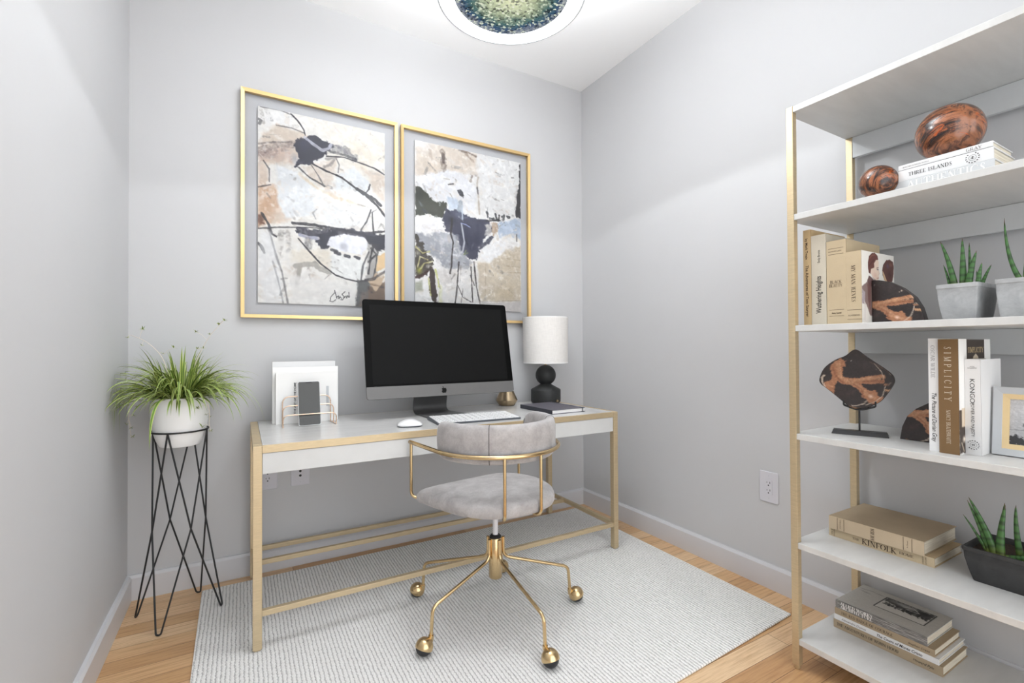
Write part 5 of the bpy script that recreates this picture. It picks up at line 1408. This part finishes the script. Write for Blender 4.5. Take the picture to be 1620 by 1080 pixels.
lie('thin pale book on top of the white pile, directly under the large sphere', x2 + .001, yl2, z2 + .0676, .2065, .0160, .155, MT['white_book'], texts=[('GRAY', 'up', .82, .5, .033, .0082, 'ink_grey'), ('SELECTED INTERIOR WORKS', 'up', .20, .5, .062, .0036, 'ink_grey', SN)], lines=[(.0, 1.0, .0, .06, 'emblem')], group=G2)
t = Geo().sphere((0, 0, 0), .0785, 64, 40).build('stone_sphere', MT['stone'], smooth=60, loc=(-.331, -2.134, z2 + .0836 + .0787))
t.rotation_euler = (.3, .5, 1.0)
tag(t, 'large polished brown stone sphere resting on the white book pile', 'ornament', 'polished stone spheres on the second shelf')
t = Geo().sphere((0, 0, 0), .0505, 56, 36).build('stone_sphere', MT['stone'], smooth=60, loc=(-.405, -1.985, z2 + .0505))
t.rotation_euler = (1.2, .2, 2.4)
tag(t, 'small polished brown stone sphere on the shelf beside the white books', 'ornament', 'polished stone spheres on the second shelf')

# fourth shelf: upright white, brown, white
G4 = 'books standing upright on the fourth shelf down'
book('white upright book with black author and italic title, left of the brown one', (-.404, -2.1248, z4), 0, 1.1375 - z4, .0235, .205, MT['white_book'], None,
     [('OSCAR WILDE', 'down', .795, .55, .092, .0090, 'ink_grey', dict(thick=.11)), ('The Picture of Dorian Gray', 'down', .30, .45, .140, .0105, 'emblem', dict(font='sans', shear=.3, bold=.01))], group=G4)
def simp(t, Hn, T, Wd):
    p = Paint([(0, 0), (100, 0), (100, 140), (0, 140)], Wd - .001, Hn, 560, (236, 235, 232))
    p.poly([(24, 0), (80, 0), (80, 40), (78, 60), (26, 60), (24, 40)], (58, 48, 42), 1, 0, 1)
    p.poly([(0, 86), (7, 86), (7, 110), (0, 110)], (70, 54, 42), 1, 0, 1); p.poly([(7, 84), (20, 84), (20, 112), (7, 114)], (214, 196, 172), 1, 0, 1)
    p.poly([(0, 108), (60, 104), (60, 138), (0, 138)], (66, 54, 46), 1, 2, 2); p.wash((14, 122), 6, 5, (226, 214, 198), 1, .1); p.stroke([(6, 126), (12, 136)], 2, (190, 176, 156), .9, .2, 1)
    p.poly([(42, 30), (44, 22), (52, 18), (60, 22), (63, 30), (63, 34), (42, 34)], (206, 192, 170), 1, 0, 1); p.wash((53, 27), 4, 2.4, (120, 104, 92), .9, .1)
    p.mesh('cover_picture', lambda u, v: (.001 + u, -.0006, Hn - v), MT['painted'], t)
    g = Geo(); letters(g, 'SIMPLICITY', (.001 + Wd * .52, -.0009, Hn * .905), (1, 0, 0), (0, 0, 1), Wd * .49, .0150, thick=.1); g.build('cover_title', MT['mat_gold'], t)
book('tall brown-spined book with wide-spaced cream capitals, between two white books', (-.410, -2.1690, z4), 0, 1.1350 - z4, .0435, .242, MT['white_book'], MT['brown_book'],
     [('SIMPLICITY', 'down', .695, .52, .152, .0150, 'ink_cream', dict(track=.55, thick=.11)), ('NANCY BRAITHWAITE', 'down', .235, .52, .094, .0088, 'ink_cream', dict(thick=.11))], group=G4, front=simp)
def kon(t, Hn, T, Wd):
    g = Geo(); emblem(g, -.0006, T * .5, Hn * .105, .0105); g.build('publisher_mark', MT['emblem'], t)
book('shorter thick white book with black spine capitals, beside the picture frame', (-.372, -2.2030, z4), 0, 1.0790 - z4, .0330, .160, MT['white_book'], None,
     [('KONGO:', 'down', .66, .5, .070, .0105, 'emblem', dict(font='sans')), ('POWER AND MAJESTY', 'down', .365, .5, .092, .0075, 'emblem', dict(font='sans')), ('ALISA', 'h', .925, .5, .010, .0030, 'ink_grey', SN), ('LAGAMMA', 'h', .908, .5, .019, .0030, 'ink_grey', SN)], group=G4, front=kon)

# picture frame
t = thing('photo_frame', 'small grey photo frame with gold mount and black-and-white photo', 'picture frame', (-.318, -2.2085, z4 + .0022))
lean = R(7); Mx = Matrix.Rotation(lean, 4, 'Y')
fnf = lambda u, v, h: tuple(Mx @ Vector((h, -u, v)))
fw_, fh_ = .235, .1865
def ringbars(g, x0, x1, z0, z1, w, d0, d1, d2):
    o = [(x0, z0), (x1, z0), (x1, z1), (x0, z1)]; i = [(x0 + w, z0 + w), (x1 - w, z0 + w), (x1 - w, z1 - w), (x0 + w, z1 - w)]
    for k in range(4):
        a, b, c, d = o[k], o[(k + 1) % 4], i[(k + 1) % 4], i[k]
        g.add([fnf(*a, d1), fnf(*b, d1), fnf(*c, d2), fnf(*d, d2), fnf(*a, d0), fnf(*b, d0), fnf(*c, d0), fnf(*d, d0)], [(0, 1, 2, 3), (7, 6, 5, 4), (0, 4, 5, 1), (1, 5, 6, 2), (2, 6, 7, 3), (3, 7, 4, 0)])
g = Geo(); ringbars(g, 0, fw_, 0, fh_, .0185, .016, 0, .003); g.build('frame', MT['frame_grey'], t, bevel=.0006)
g = Geo(); ringbars(g, .0185, fw_ - .0185, .0185, fh_ - .0185, .0135, .012, .004, .0055); g.build('mount', MT['mat_gold'], t)
p = Paint([(0, 0), (100, 0), (100, 80), (0, 80)], fw_ - .060, fh_ - .060, 700, (176, 176, 178))
p.wash((20, 20), 40, 30, (198, 198, 200)); p.stroke([(0, 54), (30, 52)], 1.2, (130, 130, 132), .7, .5, 1)
p.poly([(20, 0), (60, 0), (70, 20), (66, 66), (40, 76), (30, 60), (18, 46), (22, 38), (28, 32), (30, 24), (26, 10)], (52, 52, 54), 1, 4, 1)
p.wash((34, 44), 10, 7, (190, 190, 190), .8); p.stroke([(18, 44), (30, 50), (36, 60)], 5, (60, 60, 60), .9, .8, 2, .2); p.poly([(0, 66), (8, 62), (24, 72), (30, 80), (0, 80)], (58, 58, 60), 1, 5, 1)
p.wash((32, 68), 9, 5, (214, 214, 212), .8); p.poly([(50, 30), (80, 30), (90, 80), (50, 80)], (84, 84, 86), .9, 4, 2); p.wash((58, 22), 8, 9, (190, 188, 186), .8)
p.grainy(.2)
p.mesh('photo', lambda u, v: fnf(.030 + u, fh_ - .030 - v, .0085), MT['painted'], t)
Geo().prism([(.004, .004), (fw_ - .004, .004), (fw_ - .004, fh_ - .004), (.004, fh_ - .004)], fnf, .012, .017).build('back_panel', MT['wood_dark'], t)
Geo().add([fnf(fw_ / 2 - .02, .13, .018), fnf(fw_ / 2 + .02, .13, .018), (.075, -fw_ / 2 - .02, -.002), (.075, -fw_ / 2 + .02, -.002), fnf(fw_ / 2 - .02, .13, .021), fnf(fw_ / 2 + .02, .13, .021), (.078, -fw_ / 2 - .02, -.002), (.078, -fw_ / 2 + .02, -.002)], [(0, 1, 2, 3), (7, 6, 5, 4), (0, 4, 5, 1), (1, 5, 6, 2), (2, 6, 7, 3), (3, 7, 4, 0)]).build('easel_leg', MT['wood_dark'], t)

# fifth shelf: two tan books flat
G5 = 'tan books lying on the fifth shelf down'
lie('thinner buff book under the thick tan one, large capitals on its spine', -.294, -1.7745, z5, .2975, .0290, .214, MT['tan3'], MT['tan'],
    texts=[('THE', 'up', .288, .5, .021, .0075, 'ink_brown'), ('KINFOLK', 'up', .515, .5, .098, .0175, 'ink_brown', dict(thick=.17)), ('HOME', 'up', .765, .5, .037, .0085, 'ink_brown'), ('VOL 4', 'hv', .035, .5, .018, .0040, 'ink_brown', SN), ('INTERIORS FOR', 'hv', .905, .5, .022, .0036, 'ink_brown', SN), ('SLOW LIVING', 'hv', .930, .5, .022, .0036, 'ink_brown', SN)], lines=[(.058, .061, .05, .95, 'ink_brown')], group=G5)
lie('thick tan hardback on top of the buff book, title turned sideways on its spine', -.303, -1.7790, z5 + .0293, .2710, .0445, .252, MT['tan5'], MT['tan4'],
    texts=[('HEIDI', 'hv', .495, .47, .037, .0105, 'ink_brown', dict(thick=.19)), ('Johanna Spyri', 'hv', .135, .5, .030, .0036, 'ink_brown', SN), ('A Classic', 'hv', .845, .5, .022, .0036, 'ink_brown', SN)],
    lines=[(.100, .104, .04, .96, 'ink_brown'), (.178, .182, .04, .96, 'ink_brown'), (.805, .809, .04, .96, 'ink_brown'), (.887, .891, .04, .96, 'ink_brown')], group=G5)

# bottom shelf: stack of four
G6 = 'four books stacked on the bottom shelf'
z_ = z6
lie('lowest book of the bottom-shelf stack, thick khaki spine with long black title', -.277, -1.7775, z_, .3050, .0305, .195, MT['tan5'], MT['tan5'], texts=[('THE ADVENTURES OF ROBIN HOOD', 'up', .335, .52, .182, .0098, 'emblem'), ('Howard Pyle', 'up', .845, .5, .052, .0085, 'emblem', dict(font='sans', shear=.3))], group=G6)
z_ += .0308
lie('white book of the bottom-shelf stack with black italic title', -.278, -1.7805, z_, .2930, .0182, .205, MT['white_book'], texts=[('Alexandre Dumas', 'up', .21, .5, .076, .0078, 'ink_grey', dict(font='sans', shear=.3)), ('The Count of Monte Cristo', 'up', .655, .5, .122, .0092, 'emblem', dict(font='sans', shear=.3, bold=.012))], group=G6)
z_ += .0185
lie('fawn book between the white book and the grey photo-covered one', -.277, -1.7825, z_, .2810, .0228, .198, MT['tan5'], MT['tan5'], texts=[('THE RED BADGE OF COURAGE', 'up', .345, .5, .153, .0092, 'ink_brown'), ('Stephen Crane', 'up', .86, .5, .055, .0070, 'ink_brown', dict(font='sans', shear=.3))], group=G6)
z_ += .0231
def allied(t, Hn, T, Wd):
    # top cover picture, seen from above: u along the spine, v towards the fore edge (lying: +z local runs right, +y local is up)
    p = Paint([(0, 0), (100, 0), (100, 70), (0, 70)], Hn - .002, Wd - .016, 700, (190, 188, 182))
    for x, y in ((6, 14), (16, 12), (26, 13), (8, 20), (14, 22)): p.wash((x, y), 6, 2, (150, 148, 144), .7)
    p.poly([(34, 12), (88, 12), (88, 50), (34, 50)], (206, 204, 198), 1, 0, 1)
    p.poly([(35, 13), (87, 13), (87, 30), (70, 32), (35, 24)], (64, 64, 64), .95, 3, 2); p.wash((56, 18), 16, 6, (178, 178, 176), .8); p.wash((78, 20), 8, 6, (34, 34, 34), .9); p.wash((42, 18), 5, 4, (120, 120, 118), .8)
    for k in range(12): p.poly([(38 + k * 4, 27 + (k % 3)), (41 + k * 4, 26), (41.6 + k * 4, 35 + (k % 2) * 2), (37.6 + k * 4, 34)], (40, 40, 40) if k % 4 else (90, 90, 88), .95, 2, 1)
    p.stroke([(56, 22), (66, 16), (74, 24), (62, 26)], 1, (206, 204, 200), .8, .3, .7); p.stroke([(60, 25), (70, 18)], .8, (206, 204, 200), .8, .3, .7)
    for pts in ([(34, 12), (88, 12)], [(88, 12), (88, 50)], [(88, 50), (34, 50)], [(34, 50), (34, 12)]): p.stroke(pts, 1.1, (52, 52, 52), 1, .1, .5)
    p.grainy(.08)
    p.mesh('cover_picture', lambda u, v: (Wd - .001 - v, T + .0004, .001 + u), MT['painted'], t)
lie('top book of the bottom-shelf stack, grey cover framed landscape photo', -.277, -1.7850, z_, .2600, .0285, .205, MT['grey_book'], MT['photo_spine'], texts=[('ALLIED WORKS', 'up', .245, .70, .098, .0105, 'ink_white', dict(thick=.18)), ('ARCHITECTURE', 'up', .245, .30, .098, .0105, 'ink_white', dict(thick=.18))], front=allied, group=G6)

# ------------------------------------------------------------------ planters with spear-leaved succulents
def planter(label, loc, wx, wy, h, taper, mat, leaves, rim=.008):
    """long side along y; leaves: (base x, base y, [offsets to tip], radius) in local metres above the rim"""
    t = thing('succulent_planter', label, 'plant', loc, group='spear-leaved succulents in square planters')
    def rect(sx, sy, z, r=.004): return [Vector((x, y, z)) for x, y in rrect(-sx / 2, sx / 2, -sy / 2, sy / 2, r, 3)]
    b = 1 - taper
    R_ = []
    for s_, z in ((b - .02, 0), (b, .003), (b + taper * .45, h * .35), (b + taper * .8, h * .68), (.975, h - .014), (.985, h - .0125), (1.0, h - .0115), (1.0, h - .001), (.99, h)):
        R_.append(rect(wx * s_, wy * s_, z))
    R_ += [rect(wx - .012, wy - .012, h), rect(wx - .016, wy - .016, h - .022)]
    Geo().loft(R_).build('planter_box', mat, t, smooth=30)
    Geo().box(-wx / 2 + .0075, wx / 2 - .0075, -wy / 2 + .0075, wy / 2 - .0075, h - .03, h - .016).build('soil', MT['soil'], t)
    vs = []; fs = []; cs = []
    for bx, by, ctrl, r0 in leaves:
        P0 = Vector((bx, by, h - .017)); C1 = P0 + Vector(ctrl[0]); P2 = P0 + Vector(ctrl[1])
        n = 26; m = 10; base = len(vs)
        for i in range(n + 1):
            s = i / n
            p_ = P0 * (1 - s) ** 2 + C1 * 2 * s * (1 - s) + P2 * s * s
            d = ((C1 - P0) * (1 - s) + (P2 - C1) * s).normalized()
            a = d.cross(Vector((1, 0, 0)))
            a = a.normalized() if a.length > 1e-4 else Vector((0, 1, 0)); b_ = d.cross(a)
            rr = r0 * 1.22 * (1 - s) ** .62 * (1.0 if s > .05 else 1.15) * (1 if s < .93 else .6) + .0003
            band = (math.sin(s * 46 + r0 * 9000) > .62)
            for j in range(m):
                th = 2 * math.pi * j / m
                vs.append(p_ + a * rr * math.cos(th) + b_ * rr * .8 * math.sin(th))
                g_ = np.array((68, 112, 58)) if j % 5 else np.array((52, 92, 46))
                if s < .22: g_ = g_ * (s / .22) + np.array((124, 128, 58)) * (1 - s / .22)
                if band: g_ = g_ * .62
                if s > .95: g_ = np.array((92, 70, 48))
                cs.append([lin(float(x)) for x in g_] + [1])
        for i in range(n):
            for j in range(m): fs.append((base + i * m + j, base + i * m + (j + 1) % m, base + (i + 1) * m + (j + 1) % m, base + (i + 1) * m + j))
    me = bpy.data.meshes.new('foliage'); me.from_pydata([tuple(v) for v in vs], [], fs)
    at = me.color_attributes.new('Col', 'FLOAT_COLOR', 'POINT'); at.data.foreach_set('color', np.array(cs, np.float32).ravel())
    me.materials.append(MT['leafmat']); me.shade_smooth()
    ob = bpy.data.objects.new('foliage', me); COL.objects.link(ob); ob.parent = t
    return t
def lv(x, by, ty, hz, r, bend=.35, tx=0.0):
    """leaf from y=by to y=ty, hz high"""
    dy = ty - by
    return (x, by, [(tx * .3, dy * bend, hz * .55), (tx, dy, hz)], r)
yc = -2.1535
planter('grey concrete planter of many short spiky leaves, next to the stone bookend', (-.283, yc, z3), .166, .0915, .1040, .20, MT['concrete'],
        [lv(-.035, .026, .042, .080, .0035), lv(-.040, .014, .047, .150, .0070, .3), lv(-.035, -.002, -.001, .150, .0078, .5), lv(-.015, -.012, -.010, .138, .0045, .5), lv(-.045, -.014, -.034, .108, .0078, .35), lv(-.01, -.031, -.024, .055, .0040, .8), lv(-.05, -.036, -.046, .072, .0058, .3), lv(-.03, -.036, -.060, .066, .0045, .4)])
yc = -2.2815
planter('grey concrete planter with a tall curved leaf, right of the other grey planter', (-.283, yc, z3), .166, .0985, .1050, .14, MT['concrete'],
        [(-.047, .001, [(0, .034, .055), (0, .036, .185)], .0052), lv(-.045, -.004, -.008, .140, .0080, .5), lv(-.03, -.022, -.040, .120, .0070, .4), lv(-.01, -.030, -.030, .09, .006, .4)])
yc = -2.2275
planter('charcoal planter of spiky succulents on the fifth shelf beside tan books', (-.2175, yc, z5), .185, .176, .0985, .20, MT['concrete_black'],
        [lv(-.045, .045, .098, .095, .0040, .45), lv(-.045, .040, .088, .140, .0058, .45), lv(-.048, .028, .084, .150, .0085, .40), lv(-.03, .030, .012, .150, .0075, .7), lv(-.05, .018, .006, .148, .0088, .0), (-.05, .010, [(0, -.035, .012), (0, -.080, .030)], .0075), lv(-.03, -.018, -.010, .150, .0068, 1.4), lv(-.045, -.030, -.060, .13, .008, .4), lv(-.02, -.045, -.070, .10, .007, .4)])

# ------------------------------------------------------------------ ceiling light
LX, LY, LZ, LR = -1.3008, -1.2555, 2.360, .2590
t = thing('ceiling_light', 'round drum ceiling light with glowing white ring around crystal beads', 'light', (LX, LY, H))
dz = LZ - H
Geo().lathe([(0, -.028), (.075, -.028), (.075, -.003), (0, -.003)], 40).build('canopy', MT['silver'], t, smooth=35)
Geo().tube([(0, 0, -.02), (0, 0, dz + .13)], .008, 14).build('stem', MT['silver'], t, smooth=40)
ri = .2035
Geo().lathe([(LR, dz - .003), (LR + .0025, dz - .003), (LR + .0025, dz + .115), (LR, dz + .115), (LR, dz - .003)], 96).build('drum_shade', MT['drum'], t, smooth=35)
Geo().lathe([(LR - .001, dz - .006), (LR + .004, dz - .006), (LR + .004, dz + .002), (LR - .001, dz + .002), (LR - .001, dz - .006)], 96).build('rim', MT['frame_grey'], t, smooth=35)
Geo().lathe([(ri, dz - .001), (LR, dz - .001), (LR, dz + .004), (ri, dz + .004), (ri, dz - .001)], 96).build('ring_diffuser', MT['diffuser'], t, smooth=35)
Geo().lathe([(0, dz - .0014), (ri * .5, dz - .0014), (ri, dz - .0012), (ri, dz + .006), (0, dz + .006)], 96).build('crystal_panel', MT['crystal'], t, smooth=40)
Geo().lathe([(0, dz + .128), (LR - .002, dz + .128), (LR - .002, dz + .132), (0, dz + .132)], 64).build('top_plate', MT['ceramic'], t, smooth=30)

def lamp(name, kind, loc, energy, size, rot=(0, 0, 0), spot=None, blend=.3, col=(1, 1, 1)):
    d = bpy.data.lights.new(name, kind); d.energy = energy; d.color = col; d.shadow_soft_size = size
    if kind == 'SPOT': d.spot_size = R(spot); d.spot_blend = blend
    o = bpy.data.objects.new(name, d); COL.objects.link(o); o.location = loc; o.rotation_euler = rot
    return o
lamp('fixture_downlight', 'SPOT', (LX, LY, LZ - .03), 18.5, .03, (0, 0, 0), 152, .05, (.93, .965, 1))

lamp('fixture_bulb', 'POINT', (LX, LY, LZ + .235), 8.5, .05, col=(.93, .965, 1))
lamp('fixture_uplight', 'SPOT', (LX, LY, LZ + .20), 96, .12, (R(180), 0, 0), 164, .45, (.94, .97, 1))

# daylight coming in through the open side of the room behind the camera
w = bpy.data.worlds.new('world'); SC.world = w; w.use_nodes = True
nt = w.node_tree; bg = nt.nodes['Background']
bg.inputs[0].default_value = (.945, .972, 1.0, 1); bg.inputs[1].default_value = 2.55

vs_ = SC.view_settings
SC.display_settings.display_device = 'sRGB'
vs_.view_transform = 'Standard'; vs_.look = 'None'; vs_.exposure = 0.09; vs_.gamma = 1.0; vs_.use_curve_mapping = False
SC.cycles.max_bounces = 8; SC.cycles.diffuse_bounces = 5; SC.cycles.glossy_bounces = 4
SC.cycles.use_denoising = True
SC.cycles.caustics_reflective = False; SC.cycles.caustics_refractive = False
SC.cycles.sample_clamp_indirect = 6.0
